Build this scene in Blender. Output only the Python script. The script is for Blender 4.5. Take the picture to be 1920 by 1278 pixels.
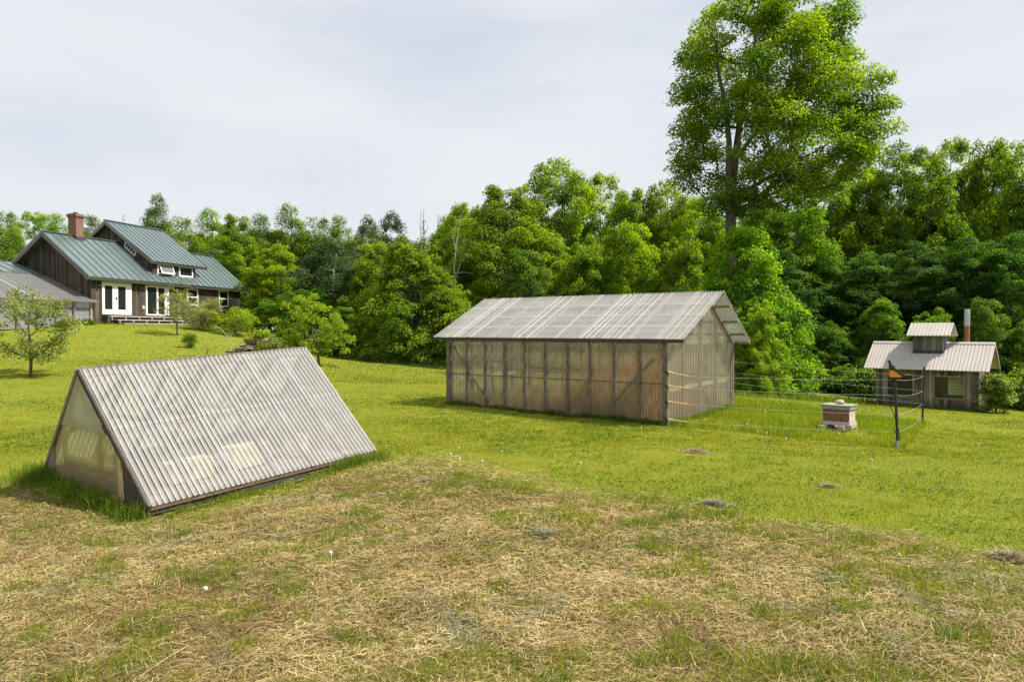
import bpy, math, random
import numpy as np
from mathutils import Vector, Matrix

# ------------------------------------------------------------------ camera, sky, sun, exposure
sc = bpy.context.scene
for o in list(bpy.data.objects):
    bpy.data.objects.remove(o)
COL = sc.collection
PITCH = -0.014941
F = 1392.6                       # focal length in pixels of the 1920 wide photograph
cam_d = bpy.data.cameras.new('camera')
cam = bpy.data.objects.new('camera', cam_d)
COL.objects.link(cam)
cam.location = (0, 0, 0)
cam.rotation_euler = (math.pi / 2 + PITCH, 0, 0)
cam_d.sensor_width = 36.0
cam_d.lens = 36.0 * F / 1920.0
cam_d.clip_start = 0.05
cam_d.clip_end = 3000
sc.camera = cam

SUN_EL, SUN_AZ = math.radians(54), math.radians(90)   # azimuth clockwise from the view direction (+Y)
world = bpy.data.worlds.new('World')
sc.world = world
world.use_nodes = True
wn, wl = world.node_tree.nodes, world.node_tree.links
wn.clear()
w_out = wn.new('ShaderNodeOutputWorld')
w_sky = wn.new('ShaderNodeTexSky')
w_sky.sky_type = 'NISHITA'
w_sky.sun_disc = False
w_sky.sun_elevation = SUN_EL
w_sky.sun_rotation = SUN_AZ
w_b1 = wn.new('ShaderNodeBackground')
w_b1.inputs['Strength'].default_value = 0.08
wl.new(w_sky.outputs[0], w_b1.inputs['Color'])
w_tc = wn.new('ShaderNodeTexCoord')
w_map = wn.new('ShaderNodeMapping')
w_map.inputs['Scale'].default_value = (1.0, 1.0, 3.6)
w_map.inputs['Rotation'].default_value = (0.10, 0.16, 0.3)
wl.new(w_tc.outputs['Generated'], w_map.inputs['Vector'])
w_n = wn.new('ShaderNodeTexNoise')
w_n.inputs['Scale'].default_value = 1.7
w_n.inputs['Detail'].default_value = 5
w_n.inputs['Roughness'].default_value = 0.5
w_n.inputs['Distortion'].default_value = 0.25
wl.new(w_map.outputs[0], w_n.inputs['Vector'])
w_r = wn.new('ShaderNodeValToRGB')
w_r.color_ramp.elements[0].position = 0.34
w_r.color_ramp.elements[0].color = (0.450, 0.480, 0.535, 1)
w_r.color_ramp.elements[1].position = 0.66
w_r.color_ramp.elements[1].color = (0.535, 0.550, 0.570, 1)
wl.new(w_n.outputs['Fac'], w_r.inputs[0])
w_b2 = wn.new('ShaderNodeBackground')
w_b2.inputs['Strength'].default_value = 1.0
wl.new(w_r.outputs[0], w_b2.inputs['Color'])
w_mr = wn.new('ShaderNodeMapRange')
w_mr.inputs['From Min'].default_value = 0.30
w_mr.inputs['From Max'].default_value = 0.52
w_mr.inputs['To Min'].default_value = 0.74
w_mr.inputs['To Max'].default_value = 0.97
wl.new(w_n.outputs['Fac'], w_mr.inputs['Value'])
w_mix = wn.new('ShaderNodeMixShader')
wl.new(w_mr.outputs[0], w_mix.inputs[0])
wl.new(w_b1.outputs[0], w_mix.inputs[1])
wl.new(w_b2.outputs[0], w_mix.inputs[2])
wl.new(w_mix.outputs[0], w_out.inputs['Surface'])

sun_d = bpy.data.lights.new('sun', 'SUN')
sun_d.energy = 4.7
sun_d.angle = math.radians(3)
sun_d.color = (1.0, 0.945, 0.85)
sun = bpy.data.objects.new('sun', sun_d)
COL.objects.link(sun)
S = Vector((math.sin(SUN_AZ) * math.cos(SUN_EL), math.cos(SUN_AZ) * math.cos(SUN_EL), math.sin(SUN_EL)))
sun.rotation_euler = S.to_track_quat('Z', 'Y').to_euler()
sun.location = S * 60

sc.view_settings.view_transform = 'Standard'
sc.view_settings.look = 'None'
sc.view_settings.exposure = 0.68
sc.view_settings.gamma = 1.0
sc.view_settings.use_curve_mapping = False
sc.render.engine = 'CYCLES'
sc.cycles.max_bounces = 8
sc.cycles.transparent_max_bounces = 24
sc.cycles.transmission_bounces = 8
sc.cycles.caustics_reflective = False
sc.cycles.caustics_refractive = False
sc.cycles.use_denoising = True

# ------------------------------------------------------------------ helpers
def tag(o, label=None, cat=None, group=None, kind=None):
    if label: o['label'] = label
    if cat: o['category'] = cat
    if group: o['group'] = group
    if kind: o['kind'] = kind
    return o

def empty(name, loc, rz=0.0, rot=None):
    o = bpy.data.objects.new(name, None)
    COL.objects.link(o)
    o.empty_display_size = 0.2
    o.location = loc
    o.rotation_euler = rot if rot is not None else (0, 0, rz)
    return o

class MB:
    """collects shapes and links them as one mesh object"""
    def __init__(s):
        s.v = []; s.f = []; s.mi = []
    def add(s, vs, fs, mi=0):
        b = len(s.v)
        s.v += [tuple(p) for p in vs]
        s.f += [tuple(b + i for i in f) for f in fs]
        s.mi += [mi] * len(fs)
    def box(s, x0, x1, y0, y1, z0, z1, mi=0):
        s.add([(x0, y0, z0), (x1, y0, z0), (x1, y1, z0), (x0, y1, z0), (x0, y0, z1), (x1, y0, z1), (x1, y1, z1), (x0, y1, z1)],
              [(3, 2, 1, 0), (4, 5, 6, 7), (0, 1, 5, 4), (1, 2, 6, 5), (2, 3, 7, 6), (3, 0, 4, 7)], mi)
    def beam(s, p, q, w, h, up=(0, 0, 1), mi=0):
        p, q, up = Vector(p), Vector(q), Vector(up)
        d = (q - p).normalized()
        a = d.cross(up)
        if a.length < 1e-5: a = d.cross(Vector((1, 0, 0)))
        a.normalize(); b = a.cross(d).normalized()
        a *= w / 2; b *= h / 2
        vs = [p - a - b, p + a - b, p + a + b, p - a + b, q - a - b, q + a - b, q + a + b, q - a + b]
        s.add(vs, [(3, 2, 1, 0), (4, 5, 6, 7), (0, 1, 5, 4), (1, 2, 6, 5), (2, 3, 7, 6), (3, 0, 4, 7)], mi)
    def prism_x(s, poly, x0, x1, mi=0):
        """polygon in (y, z) extruded along x"""
        n = len(poly)
        vs = [(x0, y, z) for y, z in poly] + [(x1, y, z) for y, z in poly]
        fs = [tuple(range(n)), tuple(range(2 * n - 1, n - 1, -1))] + [(i, n + i, n + (i + 1) % n, (i + 1) % n) for i in range(n)]
        s.add(vs, fs, mi)
    def tube(s, pts, rads, n=8, cap=True, mi=0):
        pts = [Vector(p) for p in pts]
        if not hasattr(rads, '__len__'): rads = [rads] * len(pts)
        b = len(s.v)
        ref = None
        for i, p in enumerate(pts):
            d = (pts[min(i + 1, len(pts) - 1)] - pts[max(i - 1, 0)]).normalized()
            if ref is None:
                ref = d.cross(Vector((0, 0, 1)))
                if ref.length < 0.05: ref = d.cross(Vector((1, 0, 0)))
            ref = (ref - d * ref.dot(d)).normalized()
            e = d.cross(ref)
            for k in range(n):
                t = 2 * math.pi * k / n
                s.v.append(tuple(p + (ref * math.cos(t) + e * math.sin(t)) * rads[i]))
        m = len(pts)
        for i in range(m - 1):
            for k in range(n):
                s.f.append((b + i * n + k, b + i * n + (k + 1) % n, b + (i + 1) * n + (k + 1) % n, b + (i + 1) * n + k)); s.mi.append(mi)
        if cap:
            s.f.append(tuple(b + k for k in range(n - 1, -1, -1))); s.mi.append(mi)
            s.f.append(tuple(b + (m - 1) * n + k for k in range(n))); s.mi.append(mi)
    def sheet(s, O, ex, L, ey, W, amp, period, rows=2, per=8, phase=0.0, mi=0, shape=1.0, thick=0.0):
        """corrugated sheet: waves run across ex, ridges run along ey"""
        O, ex, ey = Vector(O), Vector(ex).normalized(), Vector(ey).normalized()
        nn = ex.cross(ey).normalized()
        n = max(8, int(round(L / period * per)))
        def layer(dz):
            b = len(s.v)
            for j in range(rows):
                for i in range(n + 1):
                    u = L * i / n
                    w = math.cos(2 * math.pi * u / period + phase)
                    w = math.copysign(abs(w) ** shape, w)
                    s.v.append(tuple(O + ex * u + ey * (W * j / (rows - 1)) + nn * (amp * w + dz)))
            for j in range(rows - 1):
                for i in range(n):
                    a = b + j * (n + 1) + i
                    s.f.append((a, a + 1, a + n + 2, a + n + 1)); s.mi.append(mi)
        layer(0.0)
    def build(s, name, mat, parent=None, smooth=False, bevel=0.0):
        me = bpy.data.meshes.new(name)
        me.from_pydata(s.v, [], s.f)
        mats = mat if isinstance(mat, (list, tuple)) else [mat]
        for m in mats: me.materials.append(m)
        if len(mats) > 1: me.polygons.foreach_set('material_index', s.mi)
        if smooth: me.polygons.foreach_set('use_smooth', [True] * len(s.f))
        me.update()
        o = bpy.data.objects.new(name, me)
        COL.objects.link(o)
        if parent is not None: o.parent = parent
        if bevel > 0:
            m = o.modifiers.new('bevel', 'BEVEL'); m.width = bevel; m.segments = 2; m.limit_method = 'ANGLE'
        return o

def np_mesh(name, verts, faces_flat, counts, mat, col=None, parent=None, smooth=False):
    """fast mesh from arrays; counts = vertices per face"""
    me = bpy.data.meshes.new(name)
    nv, nf = len(verts), len(counts)
    me.vertices.add(nv)
    me.vertices.foreach_set('co', np.ascontiguousarray(verts, dtype=np.float32).ravel())
    me.loops.add(len(faces_flat))
    me.loops.foreach_set('vertex_index', np.ascontiguousarray(faces_flat, dtype=np.int32))
    me.polygons.add(nf)
    st = np.zeros(nf, dtype=np.int32); st[1:] = np.cumsum(counts)[:-1]
    me.polygons.foreach_set('loop_start', st)
    if smooth: me.polygons.foreach_set('use_smooth', np.ones(nf, dtype=bool))
    if col is not None:
        a = me.attributes.new('col', 'FLOAT_COLOR', 'POINT')
        c = np.ones((nv, 4), dtype=np.float32); c[:, :3] = col
        a.data.foreach_set('color', c.ravel())
    me.materials.append(mat)
    me.update(calc_edges=True)
    o = bpy.data.objects.new(name, me)
    COL.objects.link(o)
    if parent is not None: o.parent = parent
    return o

def vnoise(x, y, scale, seed=0):
    """smooth value noise 0..1 for arrays"""
    x = np.asarray(x) * scale + 137.1 * seed; y = np.asarray(y) * scale - 71.7 * seed
    xi, yi = np.floor(x), np.floor(y)
    fx, fy = x - xi, y - yi
    fx = fx * fx * (3 - 2 * fx); fy = fy * fy * (3 - 2 * fy)
    def h(a, b):
        v = np.sin(a * 127.1 + b * 311.7 + seed * 17.3) * 43758.5453
        return v - np.floor(v)
    return (h(xi, yi) * (1 - fx) + h(xi + 1, yi) * fx) * (1 - fy) + (h(xi, yi + 1) * (1 - fx) + h(xi + 1, yi + 1) * fx) * fy

def fbm(x, y, scale, seed=0, oct=3):
    s = 0; a = 0.5; t = 0
    for k in range(oct):
        s = s + a * vnoise(x, y, scale * 2 ** k, seed + k); t += a; a *= 0.5
    return s / t

# ------------------------------------------------------------------ materials
def mat_new(name):
    m = bpy.data.materials.new(name); m.use_nodes = True
    nt = m.node_tree; nt.nodes.clear()
    out = nt.nodes.new('ShaderNodeOutputMaterial')
    return m, nt.nodes, nt.links, out

def principled(nodes, **kw):
    p = nodes.new('ShaderNodeBsdfPrincipled')
    for k, v in kw.items():
        p.inputs[k.replace('_', ' ')].default_value = v
    return p

def mat_plain(name, col, rough=0.6, metal=0.0, noise=0.18, nscale=14.0, spec=0.5, bump=0.0, stretch=(1, 1, 1)):
    m, n, l, out = mat_new(name)
    p = principled(n, Roughness=rough, Metallic=metal)
    p.inputs['Specular IOR Level'].default_value = spec
    tc = n.new('ShaderNodeTexCoord'); mp = n.new('ShaderNodeMapping'); mp.inputs['Scale'].default_value = stretch
    l.new(tc.outputs['Object'], mp.inputs['Vector'])
    nz = n.new('ShaderNodeTexNoise'); nz.inputs['Scale'].default_value = nscale; nz.inputs['Detail'].default_value = 6
    nz.inputs['Roughness'].default_value = 0.65
    l.new(mp.outputs[0], nz.inputs['Vector'])
    r = n.new('ShaderNodeValToRGB')
    r.color_ramp.elements[0].position = 0.3; r.color_ramp.elements[1].position = 0.72
    r.color_ramp.elements[0].color = (*[c * (1 - noise) for c in col], 1)
    r.color_ramp.elements[1].color = (*[min(1, c * (1 + noise)) for c in col], 1)
    l.new(nz.outputs['Fac'], r.inputs[0]); l.new(r.outputs[0], p.inputs['Base Color'])
    if bump:
        b = n.new('ShaderNodeBump'); b.inputs['Strength'].default_value = bump; b.inputs['Distance'].default_value = 0.01
        l.new(nz.outputs['Fac'], b.inputs['Height']); l.new(b.outputs[0], p.inputs['Normal'])
    l.new(p.outputs[0], out.inputs['Surface'])
    return m

def mat_boards(name, cols, width=0.16, grain=1.0, low_dark=None, axis='xy', rough=0.85, gap=0.05):
    """vertical weathered boards; board index from x+y, grain along z. cols: ramp colours. low_dark=(z0,z1,col): damp stain at the foot"""
    m, n, l, out = mat_new(name)
    p = principled(n, Roughness=rough); p.inputs['Specular IOR Level'].default_value = 0.25
    tc = n.new('ShaderNodeTexCoord'); sx = n.new('ShaderNodeSeparateXYZ'); l.new(tc.outputs['Object'], sx.inputs[0])
    def math_(op, a=None, b=None):
        q = n.new('ShaderNodeMath'); q.operation = op
        for i, v in enumerate((a, b)):
            if v is None: continue
            if isinstance(v, (int, float)): q.inputs[i].default_value = v
            else: l.new(v, q.inputs[i])
        return q.outputs[0]
    u = math_('ADD', sx.outputs[0], sx.outputs[1])
    u = math_('DIVIDE', u, width)
    # uneven board widths
    fl = math_('FLOOR', u); fr = math_('FRACT', u)
    wn_ = n.new('ShaderNodeTexWhiteNoise'); wn_.noise_dimensions = '1D'; l.new(fl, wn_.inputs['W'])
    mp = n.new('ShaderNodeMapping'); mp.inputs['Scale'].default_value = (26 * grain, 26 * grain, 1.3 * grain)
    l.new(tc.outputs['Object'], mp.inputs['Vector'])
    off = n.new('ShaderNodeVectorMath'); off.operation = 'ADD'
    cmb = n.new('ShaderNodeCombineXYZ'); l.new(math_('MULTIPLY', wn_.outputs[0], 40.0), cmb.inputs[2])
    l.new(mp.outputs[0], off.inputs[0]); l.new(cmb.outputs[0], off.inputs[1])
    nz = n.new('ShaderNodeTexNoise'); nz.inputs['Scale'].default_value = 1.0; nz.inputs['Detail'].default_value = 7; nz.inputs['Roughness'].default_value = 0.7
    l.new(off.outputs[0], nz.inputs['Vector'])
    big = n.new('ShaderNodeTexNoise'); big.inputs['Scale'].default_value = 1.1; big.inputs['Detail'].default_value = 4
    l.new(tc.outputs['Object'], big.inputs['Vector'])
    a = math_('MULTIPLY', nz.outputs['Fac'], 0.55)
    b = math_('MULTIPLY', wn_.outputs[0], 0.30)
    c = math_('MULTIPLY', big.outputs['Fac'], 0.42)
    v = math_('SUBTRACT', math_('ADD', math_('ADD', a, b), c), 0.13)
    r = n.new('ShaderNodeValToRGB')
    els = r.color_ramp.elements
    for i, cc in enumerate(cols):
        t = 0.22 + 0.56 * i / (len(cols) - 1)
        e = els[i] if i < 2 else els.new(t)
        e.position = t; e.color = (*cc, 1)
    l.new(v, r.inputs[0])
    col = r.outputs[0]
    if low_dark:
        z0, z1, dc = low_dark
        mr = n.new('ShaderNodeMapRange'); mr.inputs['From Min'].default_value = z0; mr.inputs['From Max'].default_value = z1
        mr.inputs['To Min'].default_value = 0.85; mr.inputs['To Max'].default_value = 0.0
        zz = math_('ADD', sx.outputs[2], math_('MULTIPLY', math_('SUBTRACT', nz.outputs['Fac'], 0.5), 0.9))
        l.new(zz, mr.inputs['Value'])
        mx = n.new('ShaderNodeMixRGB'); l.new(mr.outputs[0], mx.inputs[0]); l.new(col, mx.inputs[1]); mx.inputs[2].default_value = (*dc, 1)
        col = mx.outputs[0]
    # gaps between boards
    edge = math_('LESS_THAN', fr, gap)
    mx2 = n.new('ShaderNodeMixRGB'); l.new(math_('MULTIPLY', edge, 0.75), mx2.inputs[0]); l.new(col, mx2.inputs[1]); mx2.inputs[2].default_value = (0.012, 0.010, 0.009, 1)
    l.new(mx2.outputs[0], p.inputs['Base Color'])
    bp = n.new('ShaderNodeBump'); bp.inputs['Strength'].default_value = 0.6; bp.inputs['Distance'].default_value = 0.012
    l.new(math_('SUBTRACT', math_('MULTIPLY', nz.outputs['Fac'], 0.5), math_('MULTIPLY', edge, 1.0)), bp.inputs['Height'])
    l.new(bp.outputs[0], p.inputs['Normal'])
    l.new(p.outputs[0], out.inputs['Surface'])
    return m

def mat_panel(name, col, clear=0.4, dirt=(0.25, 0.22, 0.15), dirt_amt=0.5, dirt_scale=2.0, stretch=(1.6, 1.6, 0.8), wave=None, rough=0.3, stain_z=None, trans=0.6, lap=None, streak=None):
    """aged translucent plastic sheet. clear: how much is see-through. wave=(axis index, period, phase, colour, amount): dark valley stripes, grime and shade painted in one colour"""
    m, n, l, out = mat_new(name)
    tc = n.new('ShaderNodeTexCoord')
    sx = n.new('ShaderNodeSeparateXYZ'); l.new(tc.outputs['Object'], sx.inputs[0])
    def math_(op, a=None, b=None):
        q = n.new('ShaderNodeMath'); q.operation = op
        for i, v in enumerate((a, b)):
            if v is None: continue
            if isinstance(v, (int, float)): q.inputs[i].default_value = v
            else: l.new(v, q.inputs[i])
        return q.outputs[0]
    nz = n.new('ShaderNodeTexNoise'); nz.inputs['Scale'].default_value = dirt_scale; nz.inputs['Detail'].default_value = 8; nz.inputs['Roughness'].default_value = 0.7
    mp = n.new('ShaderNodeMapping'); mp.inputs['Scale'].default_value = stretch
    l.new(tc.outputs['Object'], mp.inputs['Vector']); l.new(mp.outputs[0], nz.inputs['Vector'])
    dr = n.new('ShaderNodeMapRange'); dr.inputs['From Min'].default_value = 0.40; dr.inputs['From Max'].default_value = 0.68
    dr.inputs['To Min'].default_value = 0; dr.inputs['To Max'].default_value = dirt_amt
    l.new(nz.outputs['Fac'], dr.inputs['Value'])
    fac = dr.outputs[0]
    if stain_z:
        z0, z1, amt = stain_z
        mr = n.new('ShaderNodeMapRange'); mr.inputs['From Min'].default_value = z0; mr.inputs['From Max'].default_value = z1
        mr.inputs['To Min'].default_value = amt; mr.inputs['To Max'].default_value = 0
        l.new(math_('ADD', sx.outputs[2], math_('MULTIPLY', math_('SUBTRACT', nz.outputs['Fac'], 0.5), 1.2)), mr.inputs['Value'])
        fac = math_('MINIMUM', math_('ADD', fac, mr.outputs[0]), 0.95)
    mx = n.new('ShaderNodeMixRGB'); l.new(fac, mx.inputs[0]); mx.inputs[1].default_value = (*col, 1); mx.inputs[2].default_value = (*dirt, 1)
    colr = mx.outputs[0]
    opac = math_('ADD', 1 - clear, math_('MULTIPLY', fac, clear * 0.5))
    if wave:  # painted stripes: shade of the valleys as well as grime
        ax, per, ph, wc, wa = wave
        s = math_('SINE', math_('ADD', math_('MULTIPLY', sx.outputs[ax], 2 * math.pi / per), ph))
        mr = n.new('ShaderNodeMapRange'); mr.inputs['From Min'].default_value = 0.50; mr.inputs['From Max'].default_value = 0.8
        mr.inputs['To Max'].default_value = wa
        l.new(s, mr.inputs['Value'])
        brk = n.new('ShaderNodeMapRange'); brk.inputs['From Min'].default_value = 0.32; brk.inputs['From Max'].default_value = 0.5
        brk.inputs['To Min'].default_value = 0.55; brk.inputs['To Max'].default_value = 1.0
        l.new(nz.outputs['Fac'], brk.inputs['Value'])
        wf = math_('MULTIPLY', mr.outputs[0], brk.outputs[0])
        if lap:                                    # the doubled wave where one sheet laps the next gets no stripe
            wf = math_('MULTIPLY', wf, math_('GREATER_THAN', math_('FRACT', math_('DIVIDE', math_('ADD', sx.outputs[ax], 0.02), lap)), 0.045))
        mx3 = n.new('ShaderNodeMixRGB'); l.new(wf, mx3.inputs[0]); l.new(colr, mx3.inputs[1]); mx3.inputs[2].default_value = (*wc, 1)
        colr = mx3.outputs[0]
    if streak:                                     # chalky sun bleached crests
        ax, per, wid = streak
        q = math_('DIVIDE', sx.outputs[ax], per)
        wn2 = n.new('ShaderNodeTexWhiteNoise'); wn2.noise_dimensions = '1D'; l.new(math_('FLOOR', q), wn2.inputs['W'])
        on = math_('LESS_THAN', math_('FRACT', q), math_('MULTIPLY', wn2.outputs[0], wid))
        on = math_('MULTIPLY', on, 0.6)
        mx4 = n.new('ShaderNodeMixRGB'); l.new(on, mx4.inputs[0]); l.new(colr, mx4.inputs[1]); mx4.inputs[2].default_value = (0.80, 0.79, 0.77, 1)
        colr = mx4.outputs[0]
        opac = math_('MINIMUM', math_('ADD', opac, math_('MULTIPLY', on, 0.4)), 1.0)
    d = n.new('ShaderNodeBsdfDiffuse'); l.new(colr, d.inputs['Color'])
    t = n.new('ShaderNodeBsdfTranslucent'); l.new(colr, t.inputs['Color'])
    m1 = n.new('ShaderNodeMixShader'); m1.inputs[0].default_value = trans * 0.5
    l.new(d.outputs[0], m1.inputs[1]); l.new(t.outputs[0], m1.inputs[2])
    tr = n.new('ShaderNodeBsdfTransparent'); tr.inputs['Color'].default_value = (0.93, 0.94, 0.9, 1)
    m2 = n.new('ShaderNodeMixShader'); l.new(opac, m2.inputs[0]); l.new(tr.outputs[0], m2.inputs[1]); l.new(m1.outputs[0], m2.inputs[2])
    g = n.new('ShaderNodeBsdfGlossy'); g.inputs['Roughness'].default_value = rough; g.inputs['Color'].default_value = (0.95, 0.95, 0.95, 1)
    lw = n.new('ShaderNodeLayerWeight'); lw.inputs['Blend'].default_value = 0.5
    fr_ = math_('ADD', math_('MULTIPLY', math_('POWER', lw.outputs['Facing'], 4.0), 0.7), 0.028)
    m3 = n.new('ShaderNodeMixShader'); l.new(fr_, m3.inputs[0]); l.new(m2.outputs[0], m3.inputs[1]); l.new(g.outputs[0], m3.inputs[2])
    l.new(m3.outputs[0], out.inputs['Surface'])
    return m

def mat_leaf(name, trans=0.55, gloss=0.015, use_obj=True):
    m, n, l, out = mat_new(name)
    at = n.new('ShaderNodeAttribute'); at.attribute_name = 'col'
    col = at.outputs['Color']
    if use_obj:
        oi = n.new('ShaderNodeObjectInfo')
        mx = n.new('ShaderNodeMixRGB'); mx.blend_type = 'MULTIPLY'; mx.inputs[0].default_value = 1.0
        l.new(col, mx.inputs[1]); l.new(oi.outputs['Color'], mx.inputs[2]); col = mx.outputs[0]
    d = n.new('ShaderNodeBsdfDiffuse'); l.new(col, d.inputs['Color'])
    t = n.new('ShaderNodeBsdfTranslucent')
    hs = n.new('ShaderNodeHueSaturation'); hs.inputs['Hue'].default_value = 0.495; hs.inputs['Saturation'].default_value = 1.1; hs.inputs['Value'].default_value = 1.65
    l.new(col, hs.inputs['Color']); l.new(hs.outputs[0], t.inputs['Color'])
    m1 = n.new('ShaderNodeMixShader'); m1.inputs[0].default_value = trans
    l.new(d.outputs[0], m1.inputs[1]); l.new(t.outputs[0], m1.inputs[2])
    g = n.new('ShaderNodeBsdfGlossy'); g.inputs['Roughness'].default_value = 0.6
    m2 = n.new('ShaderNodeMixShader'); m2.inputs[0].default_value = gloss
    l.new(m1.outputs[0], m2.inputs[1]); l.new(g.outputs[0], m2.inputs[2])
    l.new(m2.outputs[0], out.inputs['Surface'])
    return m

def mat_glass(name, tint=(0.02, 0.022, 0.025), rough=0.03):
    m, n, l, out = mat_new(name)
    p = principled(n, Roughness=rough); p.inputs['Base Color'].default_value = (*tint, 1)
    p.inputs['Specular IOR Level'].default_value = 0.35
    tc = n.new('ShaderNodeTexCoord'); nz = n.new('ShaderNodeTexNoise'); nz.inputs['Scale'].default_value = 1.6
    l.new(tc.outputs['Object'], nz.inputs['Vector'])
    b = n.new('ShaderNodeBump'); b.inputs['Strength'].default_value = 0.04; b.inputs['Distance'].default_value = 0.02
    l.new(nz.outputs['Fac'], b.inputs['Height']); l.new(b.outputs[0], p.inputs['Normal'])
    l.new(p.outputs[0], out.inputs['Surface'])
    return m

def mat_brick(name):
    m, n, l, out = mat_new(name)
    p = principled(n, Roughness=0.85)
    tc = n.new('ShaderNodeTexCoord'); sx = n.new('ShaderNodeSeparateXYZ'); l.new(tc.outputs['Object'], sx.inputs[0])
    ad = n.new('ShaderNodeMath'); ad.operation = 'ADD'; l.new(sx.outputs[0], ad.inputs[0]); l.new(sx.outputs[1], ad.inputs[1])
    cb = n.new('ShaderNodeCombineXYZ'); l.new(ad.outputs[0], cb.inputs[0]); l.new(sx.outputs[2], cb.inputs[1])
    b = n.new('ShaderNodeTexBrick'); l.new(cb.outputs[0], b.inputs['Vector'])
    b.inputs['Scale'].default_value = 1.0; b.inputs['Brick Width'].default_value = 0.2; b.inputs['Row Height'].default_value = 0.072
    b.inputs['Mortar Size'].default_value = 0.008
    b.inputs['Color1'].default_value = (0.33, 0.125, 0.08, 1); b.inputs['Color2'].default_value = (0.22, 0.085, 0.06, 1)
    b.inputs['Mortar'].default_value = (0.34, 0.27, 0.22, 1)
    nz = n.new('ShaderNodeTexNoise'); nz.inputs['Scale'].default_value = 5
    l.new(tc.outputs['Object'], nz.inputs['Vector'])
    mx = n.new('ShaderNodeMixRGB'); mx.blend_type = 'MULTIPLY'; mx.inputs[0].default_value = 0.5
    l.new(b.outputs['Color'], mx.inputs[1]); l.new(nz.outputs['Fac'], mx.inputs[2])
    l.new(mx.outputs[0], p.inputs['Base Color']); l.new(p.outputs[0], out.inputs['Surface'])
    return m

def mat_ground(name):
    m, n, l, out = mat_new(name)
    p = principled(n, Roughness=0.95); p.inputs['Specular IOR Level'].default_value = 0.1
    tc = n.new('ShaderNodeTexCoord')
    at = n.new('ShaderNodeAttribute'); at.attribute_name = 'dry'
    def noise(sc_, det=5, rough=0.65):
        q = n.new('ShaderNodeTexNoise'); q.inputs['Scale'].default_value = sc_; q.inputs['Detail'].default_value = det; q.inputs['Roughness'].default_value = rough
        l.new(tc.outputs['Object'], q.inputs['Vector']); return q.outputs['Fac']
    def ramp(f, a, b, p0=0.3, p1=0.7, mid=None):
        r = n.new('ShaderNodeValToRGB'); r.color_ramp.elements[0].position = p0; r.color_ramp.elements[1].position = p1
        r.color_ramp.elements[0].color = (*a, 1); r.color_ramp.elements[1].color = (*b, 1)
        if mid:
            e = r.color_ramp.elements.new((p0 + p1) / 2); e.color = (*mid, 1)
        l.new(f, r.inputs[0]); return r.outputs[0]
    def mix(f, a, b, mode='MIX'):
        q = n.new('ShaderNodeMixRGB'); q.blend_type = mode
        if isinstance(f, float): q.inputs[0].default_value = f
        else: l.new(f, q.inputs[0])
        l.new(a, q.inputs[1]); l.new(b, q.inputs[2]); return q.outputs[0]
    lawn_a = ramp(noise(1.3), (0.140, 0.165, 0.010), (0.225, 0.235, 0.016))
    lawn_b = ramp(noise(38, 6, 0.8), (0.070, 0.110, 0.010), (0.27, 0.30, 0.04), 0.25, 0.75)
    lawn = mix(0.5, lawn_a, lawn_b)
    hay_a = ramp(noise(2.2), (0.17, 0.155, 0.05), (0.32, 0.25, 0.11))
    hay_b = ramp(noise(60, 8, 0.8), (0.08, 0.065, 0.03), (0.40, 0.32, 0.16), 0.25, 0.78)
    hay = mix(0.55, hay_a, hay_b)
    c = mix(at.outputs['Fac'], lawn, hay)
    l.new(c, p.inputs['Base Color'])
    b = n.new('ShaderNodeBump'); b.inputs['Strength'].default_value = 0.7; b.inputs['Distance'].default_value = 0.04
    l.new(noise(26, 8, 0.8), b.inputs['Height']); l.new(b.outputs[0], p.inputs['Normal'])
    l.new(p.outputs[0], out.inputs['Surface'])
    return m

M = {}
M['siding'] = mat_boards('weathered siding', [(0.017, 0.016, 0.015), (0.052, 0.044, 0.038), (0.110, 0.082, 0.062), (0.22, 0.178, 0.14)], width=0.14)
M['barn'] = mat_boards('grey barn boards', [(0.024, 0.022, 0.020), (0.085, 0.071, 0.056), (0.22, 0.185, 0.145), (0.40, 0.355, 0.29)], width=0.12,
                       low_dark=(0.0, 0.45, (0.030, 0.029, 0.030)))
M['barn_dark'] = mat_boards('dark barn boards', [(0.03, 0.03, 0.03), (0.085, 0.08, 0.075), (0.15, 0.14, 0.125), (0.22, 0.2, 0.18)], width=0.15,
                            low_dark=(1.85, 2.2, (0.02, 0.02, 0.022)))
M['grey_wood'] = mat_plain('grey weathered wood', (0.21, 0.172, 0.135), rough=0.85, noise=0.5, nscale=9, bump=0.4, stretch=(3, 3, 3))
M['brown_wood'] = mat_plain('brown weathered wood', (0.16, 0.105, 0.065), rough=0.85, noise=0.5, nscale=8, bump=0.4)
M['pale_grey'] = mat_plain('pale grey lumber', (0.30, 0.27, 0.23), rough=0.85, noise=0.4, nscale=9, bump=0.3)
M['post_wood'] = mat_plain('dark grey post wood', (0.155, 0.126, 0.098), rough=0.9, noise=0.5, nscale=9, bump=0.3)
M['rusty_wood'] = mat_plain('rusty brown boards', (0.30, 0.185, 0.105), rough=0.85, noise=0.45, nscale=7, bump=0.3)
M['dark_wood'] = mat_plain('dark damp wood', (0.055, 0.045, 0.036), rough=0.9, noise=0.6, nscale=10, bump=0.5)
M['pale_wood'] = mat_plain('pale lumber', (0.40, 0.33, 0.25), rough=0.8, noise=0.3, nscale=10, bump=0.3)
M['step_wood'] = mat_plain('bleached step boards', (0.44, 0.39, 0.34), rough=0.85, noise=0.35, nscale=9)
M['riser'] = mat_plain('dark step risers', (0.055, 0.045, 0.038), rough=0.9, noise=0.4, nscale=9)
M['white'] = mat_plain('white paint', (0.78, 0.77, 0.74), rough=0.5, noise=0.05)
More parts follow.
